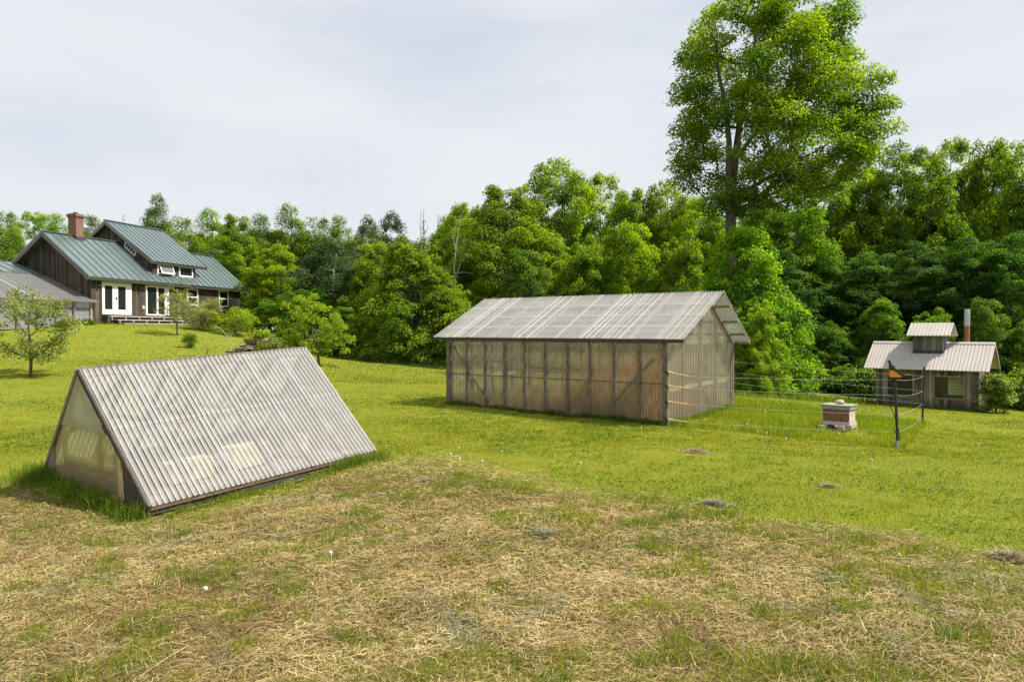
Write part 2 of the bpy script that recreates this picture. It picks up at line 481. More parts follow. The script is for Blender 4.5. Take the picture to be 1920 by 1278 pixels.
M['green_metal'] = mat_plain('green standing seam metal', (0.205, 0.262, 0.258), rough=0.3, metal=0.6, noise=0.10, nscale=0.9)
M['tin'] = mat_plain('tan tin roofing', (0.50, 0.455, 0.42), rough=0.5, metal=0.05, noise=0.08, nscale=1.6)
M['galv'] = mat_plain('galvanised pipe', (0.42, 0.46, 0.52), rough=0.4, metal=0.5, noise=0.12, nscale=10)
M['rust'] = mat_plain('rusted pipe', (0.27, 0.115, 0.06), rough=0.8, noise=0.5, nscale=18, bump=0.3)
M['fascia'] = mat_plain('dark fascia', (0.05, 0.05, 0.048), rough=0.7, noise=0.3)
M['glass'] = mat_glass('dark window glass')
M['brick'] = mat_brick('red chimney brick')
M['concrete'] = mat_plain('grey panel', (0.22, 0.22, 0.225), rough=0.8, noise=0.2, nscale=5)
M['black'] = mat_plain('black plastic', (0.016, 0.016, 0.018), rough=0.5, noise=0.2)
M['orange'] = mat_plain('orange plastic', (0.85, 0.27, 0.012), rough=0.45, noise=0.05)
M['wire'] = mat_plain('white poly wire', (0.50, 0.51, 0.49), rough=0.6, noise=0.2, nscale=60)
M['tan_plastic'] = mat_plain('yellowed plastic', (0.55, 0.42, 0.20), rough=0.5, noise=0.15)
M['hive_brown'] = mat_plain('peeling brown hive paint', (0.20, 0.095, 0.048), rough=0.7, noise=0.45, nscale=16, bump=0.2)
M['hive_pale'] = mat_plain('bare hive wood', (0.50, 0.40, 0.32), rough=0.75, noise=0.35, nscale=14)
M['hive_white'] = mat_plain('dirty white hive paint', (0.46, 0.43, 0.45), rough=0.7, noise=0.3, nscale=14)
M['hive_lid'] = mat_plain('weathered green grey lid', (0.27, 0.28, 0.245), rough=0.6, noise=0.35, nscale=12)
M['rock'] = mat_plain('pale stone', (0.42, 0.36, 0.27), rough=0.9, noise=0.5, nscale=9, bump=0.6)
M['ledge'] = mat_plain('brown ledge rock', (0.20, 0.145, 0.105), rough=0.95, noise=0.6, nscale=5, bump=0.8)
M['bark'] = mat_plain('grey bark', (0.105, 0.090, 0.075), rough=0.95, noise=0.55, nscale=9, bump=0.7, stretch=(2.2, 2.2, 0.6))
M['dead_bark'] = mat_plain('bleached dead wood', (0.36, 0.33, 0.28), rough=0.9, noise=0.35, nscale=8)
M['leaf'] = mat_leaf('leaves')
M['needle'] = mat_leaf('needles', trans=0.25, gloss=0.01)
M['grass'] = mat_leaf('grass blades', trans=0.42, gloss=0.02, use_obj=False)
M['straw'] = mat_leaf('straw', trans=0.2, gloss=0.03, use_obj=False)
M['ground'] = mat_ground('lawn and hay ground')
M['roof_panel'] = mat_panel('shed roof plastic', (0.60, 0.58, 0.575), clear=0.62, dirt=(0.36, 0.32, 0.28), dirt_amt=0.35, dirt_scale=0.8, rough=0.12, streak=(0, 0.1352, 0.27))
M['side_panel'] = mat_panel('shed side plastic', (0.64, 0.56, 0.41), clear=0.68, stretch=(5.0, 5.0, 0.55), dirt=(0.36, 0.22, 0.11), dirt_amt=0.75, dirt_scale=1.7, rough=0.15, stain_z=(-0.2, 0.6, 0.40), trans=1.0)
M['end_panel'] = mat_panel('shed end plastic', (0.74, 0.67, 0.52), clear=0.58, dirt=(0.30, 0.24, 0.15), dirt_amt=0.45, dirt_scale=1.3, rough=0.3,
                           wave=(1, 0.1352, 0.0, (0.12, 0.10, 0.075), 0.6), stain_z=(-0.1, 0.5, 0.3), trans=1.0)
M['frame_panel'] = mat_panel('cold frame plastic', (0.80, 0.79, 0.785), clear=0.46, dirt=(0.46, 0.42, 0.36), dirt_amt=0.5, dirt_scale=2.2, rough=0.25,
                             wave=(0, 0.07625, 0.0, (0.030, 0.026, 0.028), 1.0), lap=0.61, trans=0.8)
M['gable_panel'] = mat_panel('clouded gable plastic', (0.52, 0.50, 0.43), clear=0.30, dirt=(0.30, 0.26, 0.18), dirt_amt=0.6, dirt_scale=2.4, rough=0.2)
M['door_panel'] = mat_panel('stained door plastic', (0.66, 0.58, 0.40), clear=0.70, dirt=(0.50, 0.33, 0.17), dirt_amt=0.5, dirt_scale=2.4, rough=0.2, stain_z=(-0.2, 0.45, 0.25), trans=0.9)
M['lean_panel'] = mat_panel('lean to plastic', (0.30, 0.29, 0.30), clear=0.45, dirt=(0.2, 0.19, 0.18), dirt_amt=0.5, dirt_scale=1.2, rough=0.3, streak=(0, 0.5, 0.22))
M['clear_glass'] = mat_panel('shack window glass', (0.03, 0.03, 0.035), clear=0.9, dirt=(0.2, 0.19, 0.17), dirt_amt=0.1, rough=0.03, trans=0.0)
M['cream'] = mat_plain('cream boards', (0.74, 0.67, 0.42), rough=0.6, noise=0.12)
M['soil'] = mat_plain('dry soil', (0.30, 0.215, 0.13), rough=1.0, noise=0.5, nscale=14, bump=0.5)

# ------------------------------------------------------------------ terrain
def P(px, py, d):                      # a point seen at photo pixel (px, py), d metres ahead
    X = (px - 960) / F; Y = (639 - py) / F
    c, s_ = math.cos(PITCH), math.sin(PITCH)
    vy, vz = c - Y * s_, s_ + Y * c
    t = d / vy
    return Vector((X * t, d, vz * t))

AF_O = np.array([-4.3748, 8.9319, -2.1403]); AF_AZ, AF_SL = 0.92029, 0.058908
af_u = np.array([math.cos(AF_AZ) * math.cos(AF_SL), math.sin(AF_AZ) * math.cos(AF_SL), math.sin(AF_SL)])
af_w = np.array([-math.sin(AF_AZ), math.cos(AF_AZ), 0.0]); af_v = np.cross(af_u, af_w)
def AF(x, y, z): return AF_O + af_u * x + af_w * y + af_v * z

TP = []
def tp(*a): TP.append(a)
for x in (-8, -4, 0, 4, 8): tp(x, 2.0, -1.98)
for a in ((0, 1278, 4.1), (960, 1278, 4.0), (1920, 1278, 4.0)):
    q = P(*a); tp(*q)
for x in (0.0, 1.8, 3.66):
    for y, z in ((-0.05, -0.13), (1.5, -0.06), (2.98, 0.04)): tp(*AF(x, y, z))
tp(*AF(-2.2, 1.4, -0.10)); tp(*AF(-2.6, 3.4, 0.0))
tp(*P(900, 880, 10.6)); tp(*P(1250, 945, 8.2)); tp(*P(1600, 1000, 6.9)); tp(*P(1900, 1070, 5.9)); tp(*P(960, 1040, 6.1))
tp(*P(1305, 850, 11.8)); tp(*P(1920, 880, 10.6)); tp(*P(1600, 880, 11.0))
for q in ((3.149, 15.10, -1.95), (-1.62, 18.86, -1.885), (5.26, 17.8, -1.86), (0.5, 21.5, -1.85), (0.9, 17.0, -1.92)): tp(*q)
tp(*P(760, 790, 15.5)); tp(*P(720, 740, 22.0))
tp(*P(1687, 838, 13.45)); tp(*P(1731, 797, 18.0)); tp(*P(1565, 806, 15.3))
tp(16.34, 26.0, -2.86); tp(13.83, 28.22, -2.84); tp(17.5, 27.4, -2.9)
tp(*P(1910, 775, 29.0)); tp(*P(1500, 738, 31.0)); tp(*P(1420, 726, 32.0)); tp(28, 34, -3.6); tp(40, 40, -4.2)
tp(*P(830, 692, 37.0)); tp(*P(690, 676, 40.0)); tp(*P(620, 668, 43.0)); tp(2.0, 40.0, -2.2)
tp(*P(57, 706, 26.0)); tp(*P(0, 760, 19.5)); tp(*P(250, 680, 29.0)); tp(*P(357, 652, 36.5)); tp(*P(332, 628, 40.5)); tp(*P(480, 664, 36.0))
tp(*P(560, 680, 34.0)); tp(*P(130, 640, 36.0)); tp(-20, 17, -1.6); tp(-30, 30, -0.6)
for x, y in ((-24.2, 42.3), (-21.5, 52.0), (-28, 44.5), (-26, 55), (-31, 39), (-33, 48)): tp(x, y, 0.32)
tp(-17.5, 44.5, -0.05); tp(-16.5, 49, -0.25)
for x, y, z in ((-45, 65, 0.6), (-15, 62, -0.8), (8, 62, -2.4), (30, 60, -4), (60, 60, -5), (-70, 40, 0.5), (-40, 10, -1.5), (40, 10, -2.6), (60, 30, -4),
                (-90, 120, 0), (0, 120, -3), (90, 120, -5), (0, -30, -2), (-60, -20, -2), (60, -20, -2.5)): tp(x, y, z)
TP = np.array(TP, dtype=float)
_n = len(TP)
def _phi(r): return np.sqrt(r * r + 0.6)
_A = np.zeros((_n + 1, _n + 1))
_A[:_n, :_n] = _phi(np.hypot(TP[:, None, 0] - TP[None, :, 0], TP[:, None, 1] - TP[None, :, 1])) - 1e-3 * np.eye(_n)
_A[:_n, _n] = 1; _A[_n, :_n] = 1
_W = np.linalg.solve(_A, np.r_[TP[:, 2], 0])
def ground_z(x, y):
    x = np.atleast_1d(np.asarray(x, float)); y = np.atleast_1d(np.asarray(y, float))
    out = np.empty(x.shape)
    for i in range(0, len(x), 20000):
        a, b = x[i:i + 20000], y[i:i + 20000]
        out[i:i + 20000] = _phi(np.hypot(a[:, None] - TP[None, :, 0], b[:, None] - TP[None, :, 1])) @ _W[:_n] + _W[_n]
    near = np.clip((30 - np.hypot(x, y)) / 15, 0, 1)
    out += near * (0.05 * (fbm(x, y, 0.9, 3) - 0.5) + 0.035 * (vnoise(x, y, 4.0, 9) - 0.5))
    return out
def gz(x, y): return float(ground_z([x], [y])[0])
def on_ground(px, py, d0=2.0, d1=70.0):
    """where the line of sight through a photo pixel meets the ground"""
    ds = np.linspace(d0, d1, 1200)
    a = P(px, py, 1.0)
    z = ground_z(a.x * ds, ds)
    k = np.argmax(a.z * ds <= z)
    return np.array([a.x * ds[k], ds[k]])

# outline of the cut, drying hay in the foreground
HAY_PX = [(-150, 985), (0, 930), (60, 905), (110, 925), (170, 965), (270, 1000), (330, 975), (450, 945), (600, 905), (700, 872), (790, 866), (880, 878), (990, 912), (1110, 928),
          (1260, 946), (1400, 978), (1560, 1004), (1700, 1022), (1830, 1056), (2000, 1105)]
HAY = np.array([on_ground(*p) for p in HAY_PX] + [[9, 1.0], [0, -6], [-9, 1.0], [-12, 6]])
def hay_amount(x, y):
    """1 deep in the hay, 0 on the lawn, ragged edge between"""
    x = np.asarray(x, float); y = np.asarray(y, float)
    inside = np.zeros(x.shape, bool); dist = np.full(x.shape, 1e9)
    for i in range(len(HAY)):
        a, b = HAY[i], HAY[(i + 1) % len(HAY)]
        c = ((a[1] > y) != (b[1] > y)) & (x < (b[0] - a[0]) * (y - a[1]) / (b[1] - a[1] + 1e-12) + a[0])
        inside ^= c
        e = b - a; t = np.clip(((x - a[0]) * e[0] + (y - a[1]) * e[1]) / (e @ e), 0, 1)
        dist = np.minimum(dist, np.hypot(x - a[0] - t * e[0], y - a[1] - t * e[1]))
    sd = np.where(inside, dist, -dist)
    sd = sd + (fbm(x, y, 1.4, 21) - 0.5) * 0.9 + (vnoise(x, y, 7, 4) - 0.5) * 0.25
    return np.clip(sd / 1.5 + 0.4, 0, 1)
def green_patch(x, y):
    """where green grass is growing back through the hay"""
    n_ = 0.45 * fbm(x, y, 1.3, 40, 4) + 0.55 * fbm(x, y, 4.6, 44, 2) + 0.08 * np.clip((x - 1.2) / 3, -0.5, 1) + 0.05 * np.clip((5.2 - y) / 1.2, -0.4, 1)
    return np.clip((n_ - 0.485) / 0.12, 0, 1)

rad = [0.4]
while rad[-1] < 900: rad.append(rad[-1] * (1.018 if rad[-1] < 60 else 1.12))
rad = np.array(rad)
ang = np.concatenate([np.radians(np.arange(-46, 46, 0.36)), np.radians(np.arange(46, 314, 4.0))])
R_, A_ = np.meshgrid(rad, ang, indexing='ij')
gx, gy = (R_ * np.sin(A_)).ravel(), (R_ * np.cos(A_)).ravel()
gzv = ground_z(gx, gy)
far_ = np.clip((np.hypot(gx, gy) - 120) / 200, 0, 1)
gzv = gzv * (1 - far_) + far_ * -4.0
nr, na = len(rad), len(ang)
i_, j_ = np.meshgrid(np.arange(nr - 1), np.arange(na), indexing='ij')
a0 = (i_ * na + j_).ravel(); a1 = (i_ * na + (j_ + 1) % na).ravel(); b0 = a0 + na; b1 = a1 + na
gf = np.stack([a0, a1, b1, b0], 1)
ground = np_mesh('ground', np.c_[gx, gy, gzv], gf.ravel(), np.full(len(gf), 4), M['ground'], smooth=True)
dm = hay_amount(gx, gy) * (1 - 0.55 * green_patch(gx, gy))
att = ground.data.attributes.new('dry', 'FLOAT', 'POINT'); att.data.foreach_set('value', dm.astype(np.float32))
tag(ground, kind='structure')

# ------------------------------------------------------------------ greenhouse shed
def shed():
    L, W, H, RY, RZ = 6.07, 3.41, 1.70, 1.916, 1.70 + 1.091
    OF, OE = 0.119, 0.42
    rz = 2.473 - math.pi
    t = empty('greenhouse_shed', (3.149 + 6.068 * math.cos(2.473), 15.10 + 6.068 * math.sin(2.473), -1.943), rz)
    tag(t, 'long translucent plastic greenhouse shed with corrugated gable roof and brown weeds inside', 'shed')
    per = 0.0676
    def slope(y):                                   # underside of the roof
        return (H + 0.056) + (RZ - H - 0.056) * (y + OF) / (RY + OF) if y <= RY else RZ - (RZ - (H - 0.038)) * (y - RY) / (W + 0.117 - RY)
    sl = Vector((0, RY + OF, RZ - H - 0.056)); sb = Vector((0, W + 0.117 - RY, H - 0.038 - RZ))
    # roof sheets: two foot cover each, lapping one wave over the last
    nsh = 11; cover = (L + 2 * OE) / nsh
    rr = random.Random(3)
    for k in range(nsh):
        b = MB(); x = -OE + k * cover
        b.sheet((x, -OF, H + 0.062 + 0.004 * (k % 2)), (1, 0, 0), cover + (0.075 if k < nsh - 1 else 0.0), sl, sl.length, 0.011, per, rows=2, per=8)
        b.build('roof_sheet', M['roof_panel'], t, smooth=True)
    b = MB()
    b.sheet((-OE, RY, RZ + 0.006), (1, 0, 0), L + 2 * OE, sb, sb.length, 0.011, per, rows=2, per=8)
    b.build('back_roof_sheet', M['roof_panel'], t, smooth=True)
    b = MB()
    b.beam((-OE, RY, RZ - 0.045), (L + OE, RY, RZ - 0.045), 0.04, 0.09)
    b.build('ridge_beam', M['grey_wood'], t)
    # purlins, their ends showing under the overhang
    for y in (0.42, 0.92, 1.42, 2.32, 2.80, 3.22, 3.50):
        b = MB(); z = slope(y) - 0.03
        b.beam((-OE + 0.02, y, z), (L + OE - 0.02, y, z), 0.085, 0.04, up=(0, -sl.z, sl.y) if y < RY else (0, -sb.z, sb.y)); b.build('purlin', M['pale_grey'], t)
    b = MB(); b.beam((-OE + 0.01, -OF + 0.03, H + 0.015), (L + OE - 0.01, -OF + 0.03, H + 0.015), 0.035, 0.07); b.build('eave_board', M['dark_wood'], t)
    # posts
    for i in range(11):
        x = 0.03 + i * 0.601
        for y, nm in ((0.05, 'post'), (W - 0.05, 'post')):
            b = MB(); w = 0.10 if i in (0, 10) else 0.042
            b.beam((x, y, -0.12), (x, y, H), w, 0.09, up=(0, 1, 0)); b.build(nm, M['grey_wood'] if i % 3 else M['dark_wood'], t)
    for x in (0.05, L - 0.05):
        for y in (0.85, 1.70, 2.55):
            b = MB(); b.beam((x, y, -0.1), (x, y, slope(y) - 0.06), 0.045, 0.09, up=(1, 0, 0)); b.build('post', M['grey_wood'], t)
    # rails, plates, rafters, braces
    for y, z in ((0.05, 0.06), (0.05, H - 0.03), (W - 0.05, 0.06), (W - 0.05, 0.86), (W - 0.05, H - 0.03)):
        if True:
            b = MB(); b.beam((0.0, y + (0.03 if y < 1 else -0.03), z), (L, y + (0.03 if y < 1 else -0.03), z), 0.04, 0.07); b.build('rail', M['grey_wood'], t)
    for x in (0.05, L - 0.05):
        for z, m in ((0.07, 'grey_wood'), (0.70, 'pale_wood'), (1.22, 'brown_wood'), (1.68, 'pale_wood')):
            b = MB(); b.beam((x - 0.03 if x > 1 else x + 0.03, 0.1, z), (x - 0.03 if x > 1 else x + 0.03, W - 0.1, z + (0.06 if z == 0.70 else 0)), 0.04, 0.085); b.build('end_rail', M[m], t)
    for i in range(6):
        x = 0.05 + i * (L - 0.1) / 5
        b = MB()
        b.beam((x, 0.0, slope(0) - 0.09), (x, RY, RZ - 0.09), 0.045, 0.09, up=(0, -1, 1.6))
        b.build('rafter', M['grey_wood'], t)
        b = MB(); b.beam((x, W, slope(W) - 0.09), (x, RY, RZ - 0.09), 0.045, 0.09, up=(0, 1, 1.6)); b.build('rafter', M['grey_wood'], t)
    for p, q in (((0.10, 0.028, 1.62), (1.42, 0.028, 0.08)), ((5.75, 0.06, 1.35), (4.75, 0.06, 0.35)), ((L - 0.11, 2.6, 0.08), (L - 0.11, 1.9, 0.66))):
        b = MB(); b.beam(p, q, 0.03, 0.09, up=(0, 1, 0) if p[0] < 5.9 else (1, 0, 0)); b.build('brace', M['post_wood'], t)
    # rake boards at both gables
    for x in (L + 0.022, -0.022):
        b = MB()
        b.beam((x, -0.06, slope(-0.06) - 0.07), (x, RY, RZ - 0.075), 0.03, 0.09, up=(0, -1, 1.6))
        b.beam((x, W + 0.06, slope(W + 0.06) - 0.07), (x, RY, RZ - 0.078), 0.03, 0.09, up=(0, 1, 1.6))
        b.build('rake_board', M['grey_wood'], t)
    # side sheets, one per bay
    for i in range(10):
        x = 0.03 + i * 0.601
        b = MB()
        b.sheet((x + 0.015, 0.0, 0.02), (1, 0, 0), 0.575, (0, 0, 1), H - 0.06, 0.006 if i < 8 else 0.011, per, rows=2, per=8)
        o = b.build('side_sheet', M['side_panel'], t, smooth=True)
    b = MB()
    for i in range(11):
        x = 0.03 + i * 0.601
        b.box(x - 0.028, x + 0.028, -0.035, -0.012, -0.1, H - 0.02)
    b.build('batten', M['post_wood'], t)
    b = MB(); b.box(0, L, -0.018, -0.013, 0.83, 0.845); b.build('lap_seam', M['dark_wood'], t)
    b = MB(); b.sheet((0, W, 0.02), (1, 0, 0), L, (0, 0, 1), H - 0.06, 0.011, per); b.build('back_sheet', M['side_panel'], t, smooth=True)
    # gable sheets follow the roof line
    for x in (L + 0.004, -0.004):
        n = int(W / per * 8); b = MB(); vs = []
        for i in range(n + 1):
            y = W * i / n; dx = 0.007 * math.cos(2 * math.pi * y / per)
            vs += [(x + dx, y, 0.03), (x + dx, y, max(0.1, slope(y) - 0.05))]
        b.add(vs, [(2 * i, 2 * i + 2, 2 * i + 3, 2 * i + 1) for i in range(n)])
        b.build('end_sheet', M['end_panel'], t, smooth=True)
    for x, y in ((L - 0.02, -0.005), (L - 0.02, W + 0.005), (0.02, -0.005)):
        b = MB(); b.beam((x, y, -0.12), (x, y, H - 0.01), 0.11, 0.09, up=(0, 1, 0)); b.build('corner_post', M['post_wood'], t)
    b = MB(); b.box(0.1, L - 0.1, 0.12, W - 0.12, -0.02, 0.05); b.build('earth_floor', M['soil'], t)
    b = MB()
    for y, z in ((2.6, 0.78),):
        b.box(0.2, 5.8, y, y + 0.55, z, z + 0.04)
    b.build('bench', M['brown_wood'], t)
    b = MB(); b.box(0.62, 1.1, 0.5, 0.62, 1.02, 1.10); b.build('shelf_board', M['pale_wood'], t)
    return t
SHED = shed()
SHED_M = Matrix.Translation(SHED.location) @ Matrix.Rotation(SHED.rotation_euler[2], 4, 'Z')

# ------------------------------------------------------------------ A shaped cold frame
def cold_frame():
    L = 3.66; A_, H_, B_, HB = 1.674, 1.622, 2.934, 0.179
    rot = Matrix((Vector(af_u), Vector(af_w), Vector(af_v))).transposed().to_euler()
    t = empty('cold_frame', tuple(AF_O), rot=rot)
    tag(t, 'low A shaped cold frame with whitish corrugated plastic slopes in the foreground', 'cold frame')
    per = 0.07625
    s1 = Vector((0, A_, H_)); s2 = Vector((0, B_ - A_, HB - H_))
    n1 = Vector((0, -H_, A_)).normalized(); n2 = Vector((0, H_ - HB, B_ - A_)).normalized()
    for k in range(6):
        x = -0.02 + k * 0.61
        ln = 0.61 + (per if k < 5 else 0.02)
        for lo, hi, dz in ((0.0, 0.55, 0.0), (0.525, 1.005, 0.006)):
            b = MB(); O = s1 * lo + n1 * (0.012 + dz + 0.003 * (k % 2))
            b.sheet((x, O.y, O.z), (1, 0, 0), ln, s1, s1.length * (hi - lo), 0.009, per, rows=3, per=10, phase=math.pi * 0.5 + 2 * math.pi * (0.02 / per), shape=0.8)
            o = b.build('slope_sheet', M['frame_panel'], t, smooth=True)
    for k in range(6):
        x = -0.02 + k * 0.61
        b = MB(); O = Vector((0, A_, H_)) + n2 * (0.012 + 0.003 * (k % 2))
        b.sheet((x, O.y, O.z), (1, 0, 0), 0.61 + (per if k < 5 else 0.02), s2, s2.length, 0.0125, per, rows=3, per=8)
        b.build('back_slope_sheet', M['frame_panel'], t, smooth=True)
    for k in range(7):
        x = 0.03 + k * 0.6
        b = MB(); b.beam((x, 0.03, -0.02), (x, A_, H_ - 0.06), 0.04, 0.085, up=n1); b.build('rafter', M['grey_wood'], t)
        b = MB(); b.beam((x, B_ - 0.03, HB - 0.03), (x, A_, H_ - 0.06), 0.04, 0.085, up=n2); b.build('rafter', M['grey_wood'], t)
        if 0 < k:
            b = MB(); b.beam((x + 0.05, 0.95, 0.86), (x + 0.05, 2.30, 0.86), 0.03, 0.07); b.build('collar_tie', M['grey_wood'], t)
    for k in range(3):
        x = 0.03 + k * 1.2
        b = MB(); b.beam((x, B_ - 0.5, HB + 0.42), (x + 0.62, A_ + 0.05, H_ - 0.14), 0.07, 0.03, up=n2); b.build('brace', M['grey_wood'], t)
    b = MB(); b.beam((0, A_, H_ - 0.035), (L, A_, H_ - 0.035), 0.045, 0.11); b.build('ridge_beam', M['grey_wood'], t)
    for f in (0.04, 0.53, 0.96):
        b = MB(); q = s1 * f - n1 * 0.03; b.beam((0, q.y, q.z), (L, q.y, q.z), 0.07, 0.035, up=n1); b.build('purlin', M['grey_wood'], t)
    # foot of the front: broken old sill timbers
    rr = random.Random(8)
    b = MB(); b.beam((0.02, 0.035, -0.030), (L - 0.02, 0.035, -0.030), 0.05, 0.035); b.build('sill_board', M['brown_wood'], t)
    for x0, x1, y, z, h in ((0.0, 1.9, 0.07, -0.085, 0.06), (1.2, 3.66, 0.04, -0.10, 0.05), (0.45, 2.7, -0.02, -0.155, 0.05), (0.0, 0.6, 0.05, -0.17, 0.07)):
        b = MB(); n = 9
        pts = [(x0 + (x1 - x0) * i / n, y + rr.uniform(-.008, .008), z + rr.uniform(-.008, .008)) for i in range(n + 1)]
        for i in range(n): b.beam(pts[i], pts[i + 1], 0.07, h * rr.uniform(.75, 1.05))
        b.build('sill_timber', M['grey_wood'] if z < -0.12 else M['dark_wood'], t)
    b = MB(); b.box(0, L, B_ - 0.04, B_ - 0.005, -0.06, HB - 0.01); b.build('back_sill', M['dark_wood'], t)
    # near gable: hazy triangle above, door sheet and posts below, dark boards in both corners
    x = -0.005
    def face(poly, xx, th=0.004): 
        b = MB(); b.prism_x(poly, xx - th, xx); return b
    face([(0.98, 0.80), (2.40, 0.84), (A_ + 0.03, H_ - 0.05), (A_ - 0.03, H_ - 0.05)], x - 0.012).build('gable_sheet', M['gable_panel'], t)
    face([(0.60, 0.10), (0.66, 0.55), (0.99, 0.83), (2.38, 0.87), (2.62, 0.44), (2.60, 0.12), (2.2, -0.12), (1.0, -0.10)], x).build('door_sheet', M['door_panel'], t)
    b = MB(); b.beam((0.02, 1.02, 0.84), (0.02, 2.38, 0.89), 0.03, 0.12, up=(0, 0, 1)); b.build('cross_board', M['grey_wood'], t)
    for y, z1, w in ((0.78, 0.72, 0.05), (1.18, 0.84, 0.14), (2.32, 0.84, 0.07)):
        b = MB(); b.beam((0.024, y, -0.1), (0.024, y, z1), 0.04, w, up=(0, 1, 0)); b.build('door_post', M['rusty_wood'], t)
    b = MB(); b.beam((0.035, 0.8, 0.30), (0.035, 2.3, 0.34), 0.03, 0.16); b.build('door_board', M['rusty_wood'], t)
    b = MB(); b.beam((0.035, 0.8, 0.10), (0.035, 2.25, 0.12), 0.03, 0.18); b.build('door_board', M['brown_wood'], t)
    face([(0.0, -0.16), (0.58, -0.16), (0.56, 0.50), (0.50, 0.46)], x - 0.004, 0.02).build('corner_board', M['dark_wood'], t)
    face([(2.62, -0.06), (2.97, -0.06), (2.93, 0.17), (2.60, 0.50)], x - 0.004, 0.02).build('corner_board', M['grey_wood'], t)
    b = MB(); b.beam((x - 0.02, 0.0, 0.0), (x - 0.012, A_, H_ - 0.02), 0.03, 0.07, up=n1); b.build('rake_board', M['dark_wood'], t)
    b = MB(); b.beam((x - 0.02, B_, HB - 0.02), (x - 0.012, A_, H_ - 0.02), 0.03, 0.05, up=n2); b.build('rake_board', M['grey_wood'], t)
    face([(0.1, -0.1), (B_ - 0.1, -0.05), (B_ - 0.1, 0.25), (A_, H_ - 0.12)], L - 0.02).build('end_sheet', M['gable_panel'], t)
    b = MB(); b.box(0.05, L - 0.05, 0.08, B_ - 0.08, -0.10, -0.03); b.build('earth_bed', M['soil'], t)
    b = MB()
    for x0, x1, hb in ((0.75, 1.35, 0.27), (1.65, 2.30, 0.32), (2.75, 3.0, 0.30)): b.box(x0, x1, 0.85, 1.15, 0.0, hb)
    b.build('bed_board', M['cream'], t)
    return t
COLD = cold_frame()
COLD_M = Matrix.Translation(COLD.location) @ COLD.rotation_euler.to_matrix().to_4x4()

# ------------------------------------------------------------------ farmhouse
def seam_roof(t, name, mat, x0, x1, p, q, thick=0.10, step=0.6, x_first=None):
    """standing seam slope between eave p=(y,z) and ridge q=(y,z)"""
    p, q = Vector((0, *p)), Vector((0, *q))
    d = (q - p).normalized(); n = Vector((0, -d.z, d.y))
    if n.z < 0: n = -n
    b = MB()
    vs = []
    for x in (x0, x1):
        for r in (p, q):
            vs += [(x, r.y, r.z), (x, r.y - n.y * thick, r.z - n.z * thick)]
    b.add(vs, [(0, 4, 6, 2), (1, 3, 7, 5), (0, 1, 5, 4), (2, 6, 7, 3), (0, 2, 3, 1), (4, 5, 7, 6)])
    r = b.build(name, mat, t)
    b = MB(); x = (x0 if x_first is None else x_first)
    while x <= x1 + 1e-3:
        a = p + n * 0.018; c = q + n * 0.018
        b.beam((min(max(x, x0 + 0.02), x1 - 0.02), a.y, a.z), (min(max(x, x0 + 0.02), x1 - 0.02), c.y, c.z), 0.032, 0.042, up=n)
        x += step
    b.build('seam', mat, r)
    return r

def window(t, x0, x1, z0, z1, y=0.0, bars='hung', fw=0.11, name='window'):
    """on a wall facing -y"""
    b = MB()
    b.box(x0, x0 + fw, y - 0.045, y, z0, z1); b.box(x1 - fw, x1, y - 0.045, y, z0, z1)
    b.box(x0 + fw, x1 - fw, y - 0.045, y, z1 - fw, z1); b.box(x0 + fw, x1 - fw, y - 0.06, y, z0, z0 + fw)
    if bars == 'hung':
        zm = (z0 + z1) / 2; b.box(x0 + fw, x1 - fw, y - 0.035, y, zm - 0.035, zm + 0.035)
    f = b.build(name, M['white'], t)
    b = MB(); b.box(x0 + fw, x1 - fw, y - 0.014, y - 0.004, z0 + fw, z1 - fw); b.build('pane', M['glass'], f)
    return f

